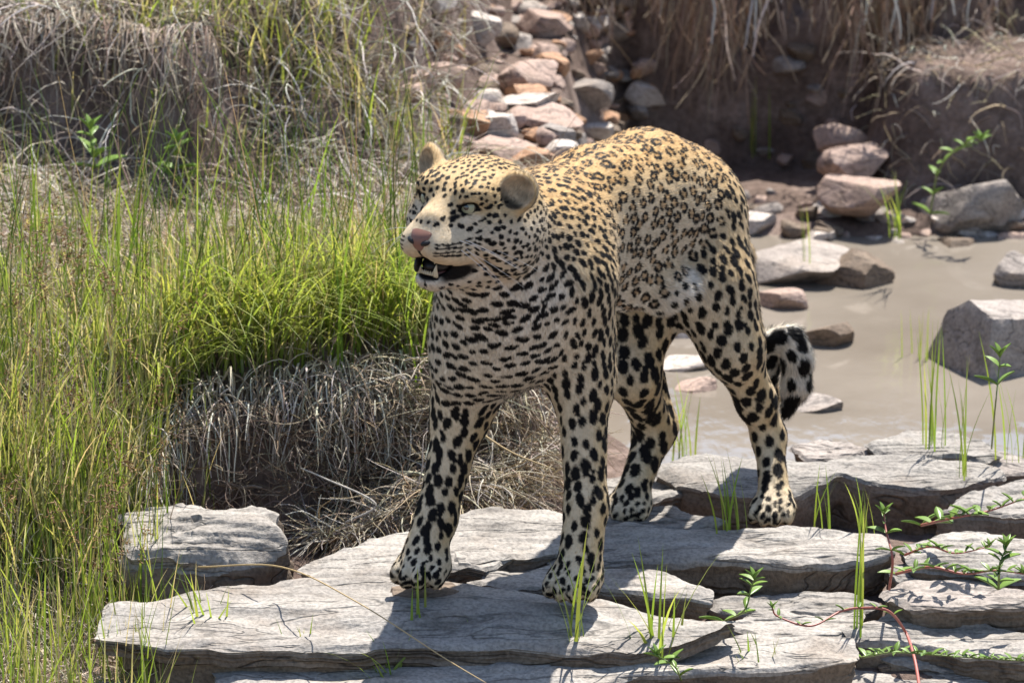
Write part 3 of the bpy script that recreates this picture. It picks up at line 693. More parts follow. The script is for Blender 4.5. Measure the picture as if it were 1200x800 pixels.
def loc_head(p): return (p - HC) @ RH_
def base_colour(p, n, rw):
    up = n[:, 2]; lat = np.abs(n @ BL)
    c = np.zeros((len(p), 3))
    def mix(a, b, t): return a + (b - a) * (np.asarray(t)[:, None] if np.ndim(t) else t)
    dors = sstep(-.45, .75, up)
    tor = mix(mix(WHITE, CREAM, sstep(-.8, -.3, up)), mix(np.broadcast_to(BUFF, c.shape), TAW, sstep(.15, .85, up)), dors)
    front = sstep(.1, .9, n @ BF)
    leg = mix(mix(CREAM, BUFF, sstep(-.4, .8, n @ BF * .5 + lat * .6)), WHITE, .25 * front)
    che = mix(tor, CREAM, .75 * front)
    nec = mix(tor, CREAM, .55 * front)
    h = loc_head(p)
    hd = mix(mix(np.broadcast_to(CREAM, c.shape), BUFF, sstep(-.03, .02, h[:, 2])), TAW, .8 * sstep(.03, .08, h[:, 2]))
    br = mix(np.broadcast_to(np.array([.45, .36, .26]), c.shape), BUFF, .3 + .6 * np.abs(fbm(p * 120, 2, 8)))
    ear = mix(np.broadcast_to(np.array([.30, .26, .20]), c.shape), BUFF, sstep(-.2, .4, n @ HF))
    cols = {'torso': tor, 'chest': che, 'neck': nec, 'breast': mix(np.broadcast_to(CREAM, c.shape), WHITE, .3), 'shoulder': mix(tor, leg, .4), 'foreleg': leg, 'paw': mix(leg, CREAM, .5),
            'haunch': mix(tor, leg, .35), 'hindleg': leg, 'belly': np.broadcast_to(WHITE, c.shape), 'tail': tor, 'tailtip': mix(np.broadcast_to(WHITE, c.shape), CREAM, .3), 'head': hd, 'bridge': br,
            'muzzle': mix(np.broadcast_to(CREAM, c.shape), BUFF, .55), 'jaw': mix(np.broadcast_to(WHITE, c.shape), CREAM, .5), 'ear': ear}
    for k, i in REG.items(): c += rw[:, i:i + 1] * cols[k]
    c *= (1 + .10 * fbm(p * 38, 3, 5) + .20 * fbm(p * 260, 2, 6))[:, None]
    return c

# spot centres: Poisson sampling with a spacing that follows the region
sp_v = RW @ RPA[:, 0]
lh = loc_head(V); fine_ = 1 - .20 * RW[:, REG['head']] * sstep(.005, .035, lh[:, 2]); sp_v = sp_v * fine_
jr = rng.permutation(len(V)); jr = jr[:90000]
cell = .04; gridd = {}; centres = []
no_spot = (RW[:, REG['ear']] > .35) | (RW[:, REG['bridge']] > .55) | (RW[:, REG['muzzle']] > .3)
for v in jr:
    if no_spot[v]: continue
    p = V[v]; r = sp_v[v] * (.82 + .3 * random.random()); ck = (int(p[0] // cell), int(p[1] // cell), int(p[2] // cell)); ok = True
    for dx in (-1, 0, 1):
        for dy in (-1, 0, 1):
            for dz in (-1, 0, 1):
                for w in gridd.get((ck[0] + dx, ck[1] + dy, ck[2] + dz), ()):
                    q = V[w]
                    if (p[0]-q[0])**2 + (p[1]-q[1])**2 + (p[2]-q[2])**2 < r * r: ok = False; break
                if not ok: break
            if not ok: break
        if not ok: break
    if ok: gridd.setdefault(ck, []).append(v); centres.append(v)
blobs = []      # pos, axis t, axis b, rt, rb
tans = []       # rosette hearts
for v in centres:
    n = VN[v]; t = HDV[v] - n * (HDV[v] @ n); t = norm(t); b = np.cross(n, t)
    r = (RPA[:, 1] @ RW[v]) * fine_[v]; el = RPA[:, 2] @ RW[v]
    if RW[v, 0] + .6 * RW[v, REG['haunch']] + .4 * RW[v, 1] > .55 and RW[v, 0] > .35:      # rosette
        nb = random.choice((3, 4, 4, 5)); a0 = random.random() * 6.28; rr = sp_v[v] * .325
        tans.append((V[v], rr * 1.05))
        for q in range(nb):
            a = a0 + q * 6.283 / nb + random.uniform(-.25, .25)
            o = (t * math.cos(a) * 1.2 + b * math.sin(a) * .92) * rr * random.uniform(.85, 1.1)
            tt = norm(-t * math.sin(a) + b * math.cos(a))
            blobs.append((V[v] + o, tt, np.cross(n, tt), rr * random.uniform(.62, .95), rr * random.uniform(.42, .60)))
    else:
        s = random.uniform(.72, 1.22)
        if RW[v, REG['breast']] + .6 * RW[v, 1] > .5:
            t, b = b, t
        a = random.uniform(-.35, .35); t2 = t * math.cos(a) + b * math.sin(a); b2 = b * math.cos(a) - t * math.sin(a)
        blobs.append((V[v], t2, b2, r * s * el, r * s * .95))
        if random.random() < .35:
            o = (t2 * random.choice((-1, 1)) * r * el + b2 * random.uniform(-.6, .6) * r) * .9
            blobs.append((V[v] + o, t2, b2, r * s * .75, r * s * .7))
kdv = kdtree.KDTree(len(V))
for i, p in enumerate(V): kdv.insert(p, i)
kdv.balance()
def mark(pos, tdir, rt, rb):
    _, i, _ = kdv.find(pos); n = VN[i]; t = norm(tdir - n * (tdir @ n)); blobs.append((V[i], t, np.cross(n, t), rt, rb))
for s in (-1, 1):
    for row, u in enumerate((-.034, -.0435, -.0530, -.0620)):                                  # whisker rows
        for q in range(7):
            a = math.radians(24 + q * 15); pos = H(.118 + .05 * math.cos(a) - max(0, q - 4) * .008, s * (.020 + .045 * math.sin(a)), u + q * .0006)
            mark(pos, HL * s * math.cos(a) + hb * math.sin(a), .0080 * random.uniform(.7, 1.1) if q > 1 else .0050, .0018 + (.0005 if q > 1 else 0))
    for q in range(4): mark(H(.098 - q * .012, s * .030, .006 + q * .003), hb, .004, .0022)   # tear line
    mark(H(.078, s * .030, .043), HF + HL * s * .4, .010, .0030)
    for q in range(5): mark(H(.045 - q * .022, s * (.060 + q * .004), -.078 - q * .006), hb - HU * .25, .012, .004)
    for q in range(3): mark(H(.066 - q * .018, s * (.058 + q * .005), .016 - q * .001), hb, .008, .0026)
for q in range(9):                                                                           # necklace
    mark(P(500 + q * 15, 372 + 26 * math.sin(q / 8 * 3.14) + (6 if q % 2 else 0), -.10), np.array([1., 0, -.2 if q > 4 else .2]), .011, .0048)
for q in range(5): mark(P(622 + q * 9, 372 - q * 12, -.02), np.array([.7, 0, .7]), .009, .005)
BP = np.array([b[0] for b in blobs]); BT = np.array([b[1] for b in blobs]); BB = np.array([b[2] for b in blobs]); BRT = np.array([b[3] for b in blobs]); BRB = np.array([b[4] for b in blobs])
kdb = kdtree.KDTree(len(BP))
for i, p in enumerate(BP): kdb.insert(p, i)
kdb.balance()
kdt = kdtree.KDTree(len(tans))
for i, p in enumerate(tans): kdt.insert(p[0], i)
kdt.balance(); TR = np.array([t[1] for t in tans])
def coat(p, n, rw, soft=.16):
    c = base_colour(p, n, rw)
    N_ = len(p); NB = 6
    idx = np.zeros((N_, NB), np.int32); ti = np.zeros(N_, np.int32); td = np.zeros(N_)
    for i in range(N_):
        r = kdb.find_n(p[i], NB)
        for j in range(NB): idx[i, j] = r[j][1]
        _, ti[i], td[i] = kdt.find(p[i])
    wob = 1 + .30 * fbm(p * 210, 2, 9)
    dark = np.zeros(N_)
    for j in range(NB):
        d = p - BP[idx[:, j]]
        x = np.einsum('ij,ij->i', d, BT[idx[:, j]]) / BRT[idx[:, j]]; y = np.einsum('ij,ij->i', d, BB[idx[:, j]]) / BRB[idx[:, j]]
        q = np.sqrt(x * x + y * y) * wob
        dark = np.maximum(dark, 1 - sstep(1 - soft, 1 + soft, q))
    heart = (1 - sstep(.75, 1.05, td / TR[ti])) * rw[:, 0]
    c = c + heart[:, None] * (np.array([.36, .20, .07]) - c) * .65
    # pale blaze of the muzzle, dark lips, eye rims, mouth
    h = loc_head(p)
    dm = sd(cuts[MOUTH], p); lip = 1 - sstep(.003, .0095, np.abs(dm)); lip = np.maximum(lip, (dm < .001) * 1.0)
    lip *= sstep(.045, .06, h[:, 0]) * (1 - sstep(.0, .05, h[:, 2]))
    corner = (1 - sstep(.6, 1.1, np.sqrt(((h[:, 0] - .084) / .046) ** 2 + ((np.abs(h[:, 1]) - .030) / .030) ** 2 + ((h[:, 2] + .0950 + .10 * (h[:, 0] - .084)) / .0180) ** 2)))
    dark = np.maximum(dark, np.maximum(lip, corner))
    for (e, R, s) in EYE:
        q = (p - e) @ R; d = np.sqrt((q[:, 1] / .0205) ** 2 + ((q[:, 2] - .0002) / .0115) ** 2 + (q[:, 0] / .03) ** 2)
        dark = np.maximum(dark, 1 - sstep(.78, .98, d))
        d2 = np.sqrt(((q[:, 1]) / .022) ** 2 + ((q[:, 2] + .0185) / .0065) ** 2 + (q[:, 0] / .03) ** 2)
        pale = 1 - sstep(.7, 1.1, d2); dark *= (1 - pale); c = c + pale[:, None] * (CREAM * 1.1 - c) * .7
        inn = 1 - sstep(.7, 1.1, np.sqrt(((q[:, 1] * -s - .026) / .015) ** 2 + ((q[:, 2] + .010) / .0060) ** 2 + (q[:, 0] / .03) ** 2)); dark = np.maximum(dark, inn)
    for q in (0, 1):                                                                         # inside of the ears
        de = sd(cuts[q], p); inn = (1 - sstep(.001, .004, np.abs(de))) * (rw[:, REG['ear']] > .3)
        qe = (p - EAR[q][0]) @ EAR[q][1]; dark = np.maximum(dark, inn * (1 - sstep(-.020, -.006, qe[:, 2])) * .85)
        c = c + inn[:, None] * (np.array([.52, .39, .25]) * (1 + .5 * fbm(p * 90, 2, 4))[:, None] - c) * .9
    philt = (1 - sstep(.0018, .0040, np.abs(h[:, 1]))) * sstep(.13, .145, h[:, 0]) * sstep(-.074, -.068, h[:, 2]) * (1 - sstep(-.054, -.048, h[:, 2])); dark = np.maximum(dark, philt)
    black = np.array([.0065, .0055, .0055])
    return c * (1 - dark[:, None]) + black * dark[:, None], dark
VCOL, VD = coat(V, VN, RW)

fur_skin = blade_mat("leopard_coat", trans=0.0, rough=.75, spec=.12)
fur_hair = blade_mat("leopard_hair", trans=0.30, rough=.50, spec=.20)
body = mesh_np("body", V - LOFF, Q, fur_skin, leopard, True, VCOL)

# ---- fur: tapered hairs lying along the coat
tri = np.vstack([Q[:, [0, 1, 2]], Q[:, [0, 2, 3]]])
ar = .5 * np.linalg.norm(np.cross(V[tri[:, 1]] - V[tri[:, 0]], V[tri[:, 2]] - V[tri[:, 0]]), axis=1)
headw = RW[:, 12:].sum(1)[tri].mean(1); pw = RW[:, REG['paw']][tri].mean(1)
dens = ar * (1 + 1.3 * headw + .6 * pw)
dmc = np.minimum.reduce([sd(c, V) for c in cuts[2:]])[tri].min(1)
dens[dmc < .002] = 0
NH = 430000
pick = rng.choice(len(tri), NH, p=dens / dens.sum())
u1, u2 = rng.random(NH), rng.random(NH); fl = u1 + u2 > 1; u1[fl] = 1 - u1[fl]; u2[fl] = 1 - u2[fl]
def bary(A): a = A[tri[pick]]; return a[:, 0] + u1[:, None] * (a[:, 1] - a[:, 0]) + u2[:, None] * (a[:, 2] - a[:, 0])
hpnt = bary(V); hn = norm(bary(VN)); hrw = bary(RW); hdir = bary(HDV)
ht = norm(hdir - hn * (hdir * hn).sum(1, keepdims=True) + rng.normal(0, .10, (NH, 3)))
ln = (hrw @ RPA[:, 3]) * rng.uniform(.75, 1.4, NH)
hmid = hpnt + ht * (ln * .45)[:, None]
hcol, hdark = [np.concatenate(x) for x in zip(*[coat(hmid[i:i + 80000], hn[i:i + 80000], hrw[i:i + 80000], .10) for i in range(0, NH, 80000)])]
lift = rng.uniform(.10, .38, NH) + .25 * hrw[:, REG['belly']] + .3 * hrw[:, REG['tailtip']] + .15 * hrw[:, REG['ear']]
dirv = norm(ht + hn * lift[:, None])
side = norm(np.cross(dirv, hn) + .25 * rng.normal(0, 1, (NH, 3)))
wd = rng.uniform(.00045, .0008, NH) * (1 - .3 * (hrw[:, 12:].sum(1)))
root = hpnt - hn * .0008
hv = np.stack([root - side * wd[:, None], root + side * wd[:, None], root + dirv * ln[:, None]], 1).reshape(-1, 3)
hcol *= rng.uniform(.74, 1.24, NH)[:, None]
hc = np.repeat(hcol, 3, 0)
hnn = np.repeat(norm(hn + dirv * .2 + rng.normal(0, .26, (NH, 3))), 3, 0)
fur = mesh_np("fur", hv - LOFF, np.arange(NH * 3).reshape(-1, 3), fur_hair, body, True, hc, hnn)
fur["kind"] = "stuff"

# ---- eyes, nose, teeth, tongue, whiskers
def ball(name, c, r, R, mat, parent, nu=24, nv=14, fn=None):
    th = np.linspace(0, np.pi, nv); ph = np.linspace(0, 2 * np.pi, nu, endpoint=False)
    TH, PH = np.meshgrid(th, ph, indexing='ij'); q = np.stack([np.cos(TH), np.sin(TH) * np.cos(PH), np.sin(TH) * np.sin(PH)], -1) * np.asarray(r)
    if fn is not None: q = fn(q)
    v = q.reshape(-1, 3) @ R.T + c; idx = np.arange(nv * nu).reshape(nv, nu)
    f = np.stack([idx[:-1], idx[1:], np.roll(idx[1:], -1, 1), np.roll(idx[:-1], -1, 1)], -1).reshape(-1, 4)
    return mesh_np(name, v - LOFF, f[:, ::-1], mat, parent, True)
m_eye = simple_mat("eye_white", (.10, .085, .06), .15, .5)
m_iris = simple_mat("eye_iris", (.40, .39, .24), .15, .5, .4); m_pupil = simple_mat("eye_pupil", (.004, .004, .004), .08, .6, 1.0)
m_nose = simple_mat("nose_skin", (.25, .115, .080), .5, .4); m_dark = simple_mat("dark_skin", (.010, .008, .008), .5, .4)
m_tooth = simple_mat("tooth_ivory", (.68, .57, .38), .25, .5); m_tongue = simple_mat("tongue", (.11, .035, .032), .4, .5); m_wh = simple_mat("whisker", (.85, .83, .80), .4, .4)
for (e, R, s) in EYE:
    g = frame(HF * .75 + np.array([0, -.5, .10]), HU); ce = e - R[:, 0] * .0115
    eye = ball("eye", ce, (.0160,) * 3, R, m_eye, leopard)
    def cap(name, rad, rr, mat, off):
        a = math.asin(rad / rr); th = np.linspace(0, a, 8)
        ph = np.linspace(0, 2 * np.pi, 28, endpoint=False); TH, PH = np.meshgrid(th, ph, indexing='ij')
        q = np.stack([np.cos(TH), np.sin(TH) * np.cos(PH), np.sin(TH) * np.sin(PH)], -1).reshape(-1, 3) * (rr + off)
        idx = np.arange(8 * 28).reshape(8, 28); f = np.stack([idx[:-1], idx[1:], np.roll(idx[1:], -1, 1), np.roll(idx[:-1], -1, 1)], -1).reshape(-1, 4)
        return mesh_np(name, q @ g.T + ce - LOFF, f[:, ::-1], mat, eye, True)
    cap("iris", .0118, .0160, m_iris, .0004); cap("pupil", .0042, .0160, m_pupil, .0009)
def patch(name, L_, U_, off, mat, parent):
    """a skin patch that follows the muzzle: L_, U_ grids in the head frame, off = height above the skin"""
    sh = L_.shape; p = np.stack([H(.20, 0, 0) + HL * l + HU * u for l, u in zip(L_.ravel(), U_.ravel())]); idx = [i for i, q in enumerate(prims) if i >= n_body]
    for _ in range(26): p = p - HF * np.clip(body_sdf(p, idx), -.02, .02)[:, None] * .8
    p = p + HF * off.ravel()[:, None]; k = np.arange(p.shape[0]).reshape(sh)
    f = np.stack([k[:-1, :-1], k[1:, :-1], k[1:, 1:], k[:-1, 1:]], -1).reshape(-1, 4)
    return mesh_np(name, p - LOFF, f, mat, parent, True)
vv, ww = np.meshgrid(np.linspace(0, 1, 16), np.linspace(-1, 1, 19), indexing='ij')
hw = .0200 * np.clip(1.06 - vv, 0, 1) ** .62 * sstep(-.30, .12, vv) + .0014
bul = np.sqrt(np.clip(1 - ww ** 2, 0, 1)) * np.clip(np.sin(np.pi * (vv * .9 + .08)), 0, 1) ** .6
nose = patch("nose", hw * ww, -.0235 - .0330 * vv - .0022 * (1 - ww ** 2) * (1 - vv) * -1, .0046 * bul - .0012, m_nose, leopard)
for s in (-1, 1):
    a_, r_ = np.meshgrid(np.linspace(0, 2 * np.pi, 17), np.linspace(.02, 1, 5), indexing='ij')
    patch("nostril", s * (.0132 + .0080 * r_ * np.cos(a_)), -.0405 + .0048 * r_ * np.sin(a_) + .28 * .0085 * r_ * np.cos(a_), .0050 - .0030 * r_ ** 2, m_dark, nose)
def spike(name, a, b, r, mat, bend=0.0):
    a = np.asarray(a); b = np.asarray(b); t = np.linspace(0, 1, 7)[:, None]
    pth = a + (b - a) * t + HF * bend * np.sin(t * np.pi)
    v, f = tube(pth, r * np.array([1, 1.02, .95, .82, .62, .38, .12]), 10); return mesh_np(name, v - LOFF, f, mat, leopard, True)
for s in (-1, 1):
    spike("tooth", H(.120, s * .0145, -.101), H(.124, s * .0160, -.079), .0042, m_tooth, .003)
    spike("tooth", H(.128, s * .0150, -.064), H(.129, s * .0150, -.078), .0045, m_tooth)
for q in range(6):
    l = (q - 2.5) * .0038; spike("tooth", H(.1245 - abs(l) * .15, l, -.099), H(.1255 - abs(l) * .15, l, -.0920), .0022, m_tooth)
ball("palate", H(.092, -.001, -.0835), (.0345, .0215, .0145), hfr((1, 0, -.10)), m_dark, leopard)
ball("lip", H(.124, -.0185, -.0835), (.020, .0050, .0150), hfr((1, .35, -.10)), m_dark, leopard)
ball("tongue", H(.094, 0, -.0955), (.032, .017, .0065), hfr((1, 0, -.10)), m_tongue, leopard)
for s in (-1, 1):
    for q in range(7):
        a = H(.118 - (q % 4) * .012, s * (.046 + .004 * (q % 3)), -.034 - .0065 * (q // 2)); L_ = random.uniform(.07, .115)
        d = norm(HL * s * (.85 if s < 0 else .75) + hb * random.uniform(.2, .7) - HU * random.uniform(.10, .65)); t = np.linspace(0, 1, 9)[:, None]
        pth = a + d * L_ * t - HU * (.022 * t ** 2) + hb * .015 * t ** 2
        v, f = tube(pth, np.linspace(.00040, .00012, 9), 5); mesh_np("whisker", v - LOFF, f, m_wh, leopard, True)
# ------------------------------------------------------------------ grass, roots, weeds
def blades(base, az, h, lean, width, col, tipcol=None, seg=6, droop=None, curl=1.7):
    """tapered grass blades with a fold; returns verts, faces, colours, normals"""
    N = len(base); t = np.linspace(0, 1, seg + 1)
    hd = np.stack([np.cos(az), np.sin(az), np.zeros(N)], -1)
    ho = (h * lean)[:, None] * t ** curl; dr = np.zeros(N) if droop is None else droop
    ve = h[:, None] * (t - (dr + .35 * lean ** 2)[:, None] * t ** 2.4)
    c = base[:, None] + hd[:, None] * ho[..., None]; c[..., 2] += ve
    sa = az + np.pi / 2 + rng.normal(0, .5, N); sd_ = np.stack([np.cos(sa), np.sin(sa), np.zeros(N)], -1)
    w = width[:, None] * np.array([(.75 + .25 * min(1, x * 4)) * (1 - x ** 2.2) for x in t])
    L_ = c - sd_[:, None] * w[..., None]; R_ = c + sd_[:, None] * w[..., None]
    v = np.stack([L_[:, :-1], R_[:, :-1]], 2).reshape(N, -1, 3); v = np.concatenate([v, c[:, -1:]], 1)
    nv = 2 * seg + 1; k = np.arange(seg - 1) * 2
    q = np.stack([k, k + 1, k + 3, k + 2], -1); tr = np.array([[2 * seg - 2, 2 * seg - 1, 2 * seg]])
    off = (np.arange(N) * nv)[:, None, None]
    if tipcol is None: tipcol = col
    tt = np.concatenate([np.repeat(t[:-1], 2), [1.0]])
    cc = col[:, None] * (1 - tt)[None, :, None] + tipcol[:, None] * tt[None, :, None]
    return v.reshape(-1, 3), [(q[None] + off).reshape(-1, 4), (tr[None] + off).reshape(-1, 3)], cc.reshape(-1, 3)
def merge(parts):
    vs, f4, f3, cs, o = [], [], [], [], 0
    for v, f, c in parts:
        vs.append(v); cs.append(c)
        for a in f: (f4 if a.shape[1] == 4 else f3).append(a + o)
        o += len(v)
    fs = ([np.vstack(f4)] if f4 else []) + ([np.vstack(f3)] if f3 else [])
    return np.vstack(vs), fs, np.vstack(cs)
def strands(base, d0, length, rad, col, seg=9, grav=.0, wig=.35):
    """thin round roots and stems, three-sided"""
    N = len(base); step = (length / seg)[:, None]; p = base.copy(); d = norm(d0); path = [p.copy()]
    wv_ = rng.normal(0, 1, (N, 3))
    for s in range(seg):
        wv_ = .6 * wv_ + .8 * rng.normal(0, 1, (N, 3)); d = norm(d + wig * wv_ * .45 + np.array([0, 0, -1.0]) * np.asarray(grav).reshape(-1, 1)); p = p + d * step; path.append(p.copy())
    path = np.stack(path, 1); K = seg + 1
    tg = norm(np.gradient(path, axis=1)); a = norm(np.cross(tg, np.array([.31, .55, .77]))); b = np.cross(tg, a)
    r = rad[:, None] * np.linspace(1, .35, K)
    v = np.stack([path + r[..., None] * (math.cos(x) * a + math.sin(x) * b) for x in (0, 2.094, 4.189)], 2).reshape(N, -1, 3)
    k = (np.arange(seg) * 3)[:, None]; j = np.arange(3)[None]; q = np.stack([k + j, k + (j + 1) % 3, k + 3 + (j + 1) % 3, k + 3 + j], -1).reshape(-1, 4)
    off = (np.arange(N) * K * 3)[:, None, None]
    return v.reshape(-1, 3), [(q[None] + off).reshape(-1, 4)], np.repeat(col, K * 3, 0)
def cols(n, *pal):
    pal = np.array(pal); i = rng.integers(0, len(pal), n); return np.clip(pal[i] * rng.uniform(.75, 1.25, (n, 1)) * rng.uniform(.93, 1.07, (n, 3)), 0, 1)
G1, G2, G3, G4 = (.175, .270, .040), (.26, .34, .06), (.115, .195, .035), (.36, .39, .10)
ST1, ST2, ST3 = (.52, .42, .27), (.40, .32, .22), (.60, .53, .41)
RT1, RT2, RT3 = (.48, .415, .34), (.32, .26, .20), (.64, .59, .52)
M_GRASS = blade_mat("grass_blade", .50, .42, .35, (1.15, 1.1, .7)); M_STRAW = blade_mat("dry_straw", .25, .6, .25); M_ROOT = blade_mat("dead_root", .05, .75, .2)

def pts_in(n, x0, x1, y0, y1, fn=None):
    out = np.zeros((0, 2))
    while len(out) < n:
        p = np.column_stack([rng.uniform(x0, x1, n * 2), rng.uniform(y0, y1, n * 2)])
        if fn is not None: p = p[rng.random(len(p)) < fn(p[:, 0], p[:, 1])]
        out = np.vstack([out, p])
    out = out[:n]; return np.column_stack([out, ground_h(out[:, 0], out[:, 1]) - .004])
def clump(p, seed, sc=9): return sstep(-.25, .35, fbm(np.column_stack([p[0] * sc, p[1] * sc, np.zeros_like(p[0])]), 2, seed))
def put(name, parts, mat, label, cat, group=None, kind="stuff", parent=None):
    v, f, c = merge(parts); org = np.array([v[:, 0].mean(), v[:, 1].mean(), v[:, 2].min()])
    o = mesh_np(name, v - org, f, mat, parent, True, c); o.location = org
    tag(o, label, cat, group, kind); return o

# green grass of the near bank
def dens_bank(x, y):
    m = (y > edge_y(x) + np.where(x > -.58, .15, .05)) * (x < .10) * (y < 2.0)
    return m * (.25 + .75 * clump((x, y), 31, 7)) * (1 - .85 * sstep(1.0, 1.6, y))
A = pts_in(7600, -1.15, .10, .1, 2.0, dens_bank); n = len(A)
near = sstep(.35, .0, A[:, 1] - edge_y(A[:, 0]))
pa = blades(A, rng.uniform(0, 6.283, n), rng.uniform(.07, .25, n) * (.65 + .5 * clump((A[:, 0], A[:, 1]), 33, 5)) * (1 - .72 * sstep(.85, 1.4, A[:, 1])), rng.uniform(.10, .75, n), rng.uniform(.0009, .0026, n), cols(n, G1, G1, G2, G3, ST1, ST2), cols(n, G2, G4, G4, ST1, ST3))
# arching blades along the lip of the bank
x = rng.uniform(-.62, .02, 900); yy = edge_y(x) + rng.uniform(.16, .40, 900); B = np.column_stack([x, yy, ground_h(x, yy) - .004]); n = len(B)
pb = blades(B, rng.normal(-1.2, .9, n), rng.uniform(.14, .30, n), rng.uniform(.5, 1.15, n), rng.uniform(.0013, .0028, n), cols(n, G2, G2, G4, G1), cols(n, G4, G2, G4), droop=rng.uniform(.1, .35, n))
# foreground left
def dens_fl(x, y): return sstep(-.50, -.66, x) * (.3 + .7 * clump((x, y), 35, 6))
C_ = pts_in(2600, -1.15, -.40, -.75, .75, dens_fl); n = len(C_)
pc = blades(C_, rng.uniform(0, 6.283, n), rng.uniform(.06, .26, n), rng.uniform(.05, .45, n), rng.uniform(.0010, .0022, n), cols(n, G1, G3, G2, G2, ST2), cols(n, G2, G4, ST1, G1))
x = rng.uniform(-.9, -.12, 170); yy = rng.uniform(.75, 1.3, 170); Tg = np.column_stack([x, yy, ground_h(x, yy) - .004])
pd_ = blades(Tg, rng.uniform(0, 6.283, 170), rng.uniform(.18, .40, 170), rng.uniform(.05, .45, 170), rng.uniform(.0014, .0030, 170), cols(170, G3, G1, G1), cols(170, G2, G1, G4))
put("meadow_grass", [pa, pb, pc, pd_], M_GRASS, "green grass covering the near bank and its foot", "grass")
# tall stalks with seed heads
x = rng.uniform(-.95, -.12, 260); yy = rng.uniform(.2, 1.3, 260); yy = np.where(x > -.6, np.maximum(yy, edge_y(x) + .16 + .3 * (yy - .2)), yy); S_b = np.column_stack([x, yy, ground_h(x, yy)]); n = len(S_b)
ps = strands(S_b, np.column_stack([rng.normal(0, .16, n), rng.normal(0, .12, n), np.ones(n)]), rng.uniform(.22, .50, n), rng.uniform(.0009, .0017, n), cols(n, G1, G2, G3, ST1), 9, .012, .10)
put("tall_grass_stalks", [ps], M_GRASS, "tall thin grass stalks rising out of the bank grass", "grass stalks")
k = 60; hx = rng.uniform(-.88, -.57, k); hy = rng.uniform(.0, .7, k); hb_ = np.column_stack([hx, hy, ground_h(hx, hy) + rng.uniform(.10, .30, k)])
sd_parts = []
for i in range(k):
    m = 26; t = rng.random(m); b0 = hb_[i] + np.column_stack([t * rng.normal(0, .03) + rng.normal(0, .005, m), rng.normal(0, .006, m), t * .07])
    sd_parts.append(strands(b0, rng.normal(0, 1, (m, 3)), rng.uniform(.004, .012, m), np.full(m, .0014), cols(m, (.24, .13, .055), (.30, .19, .09), (.20, .14, .06)), 2, 0, .3))
    sd_parts.append(strands(np.array([[hx[i], hy[i], ground_h(hx[i], hy[i])]]), (hb_[i] - np.array([hx[i], hy[i], float(ground_h(hx[i], hy[i]))]))[None] + 1e-4, np.array([hb_[i][2] - float(ground_h(hx[i], hy[i])) + .06]), np.array([.0010]), cols(1, ST2, G3), 8, .0, .04))
put("seed_heads", sd_parts, M_STRAW, "reddish-brown grass seed heads standing among the left grass", "seed heads")

# straw: litter under and between the grass
def dens_straw(x, y): return sstep(-.48, -.62, x) * (y < .6) + (y > edge_y(x) + np.where(x > -.6, .17, .02)) * (x < .1) * .8
D_ = pts_in(9000, -1.15, .1, -.8, 2.1, dens_straw); n = len(D_); D_[:, 2] += rng.uniform(0, .03, n)
az = rng.uniform(0, 6.283, n)
p1 = strands(D_, np.column_stack([np.cos(az), np.sin(az), rng.uniform(.05, 1.0, n)]), rng.uniform(.05, .15, n), rng.uniform(.0008, .0018, n), cols(n, ST1, ST2, ST3, RT1), 6, .10, .35)
put("straw_litter", [p1], M_STRAW, "pale dry straw lying through the grass of the near bank", "straw")

# dead roots and grass hanging over the undercut bank
x = np.clip(rng.choice(rng.uniform(-.64, .02, 46), 1150) + rng.normal(0, .012, 1150), -.68, .05); k0 = .75 * rng.random(1150); yy = edge_y(x) + .16 - .14 * k0; R0 = np.column_stack([x, yy, ground_h(x, yy) + .012]); n = len(R0)
pr1 = strands(R0, np.column_stack([rng.normal(0, .35, n), rng.uniform(-1.2, -.4, n), rng.uniform(-.2, .7, n)]), rng.uniform(.05, .17, n), rng.uniform(.0009, .0028, n), cols(n, RT1, RT2, RT3, (.24, .18, .13), ST3), 9, .30, .15)
x = rng.uniform(-.60, .06, 620); f = rng.random(620); yy = edge_y(x) + .03 - .05 * f; z0 = -.03 + .17 * (1 - f); R1 = np.column_stack([x, yy, z0]); n = len(R1)
az = rng.uniform(0, 6.283, n)
pr2 = strands(R1, np.column_stack([np.cos(az), np.sin(az) * .5 - .4, rng.normal(0, .5, n)]), rng.uniform(.04, .14, n), rng.uniform(.0008, .0018, n), cols(n, (.17, .12, .08), (.24, .18, .13), RT2), 8, .06, .5)
put("hanging_roots", [pr1, pr2], M_ROOT, "tangle of dead roots and grass hanging over the undercut bank", "roots")
# straw apron between bank and slabs
x = rng.uniform(-.34, .10, 2600); yy = edge_y(x) - rng.uniform(-.06, .13, 2600); R2 = np.column_stack([x, yy, np.maximum(ground_h(x, yy), -.06) + rng.uniform(0, .10, 2600) * sstep(-.30, -.15, x) + .005]); n = len(R2); az = rng.uniform(0, 6.283, n)
pr3 = strands(R2, np.column_stack([np.cos(az), np.sin(az) - .2, rng.uniform(-.2, .9, n)]), rng.uniform(.05, .16, n), rng.uniform(.0009, .0020, n), cols(n, ST1, ST3, RT1, RT3, ST2), 8, .12, .35)
put("straw_apron", [pr3], M_STRAW, "heap of dry straw at the foot of the bank behind the forelegs", "straw")

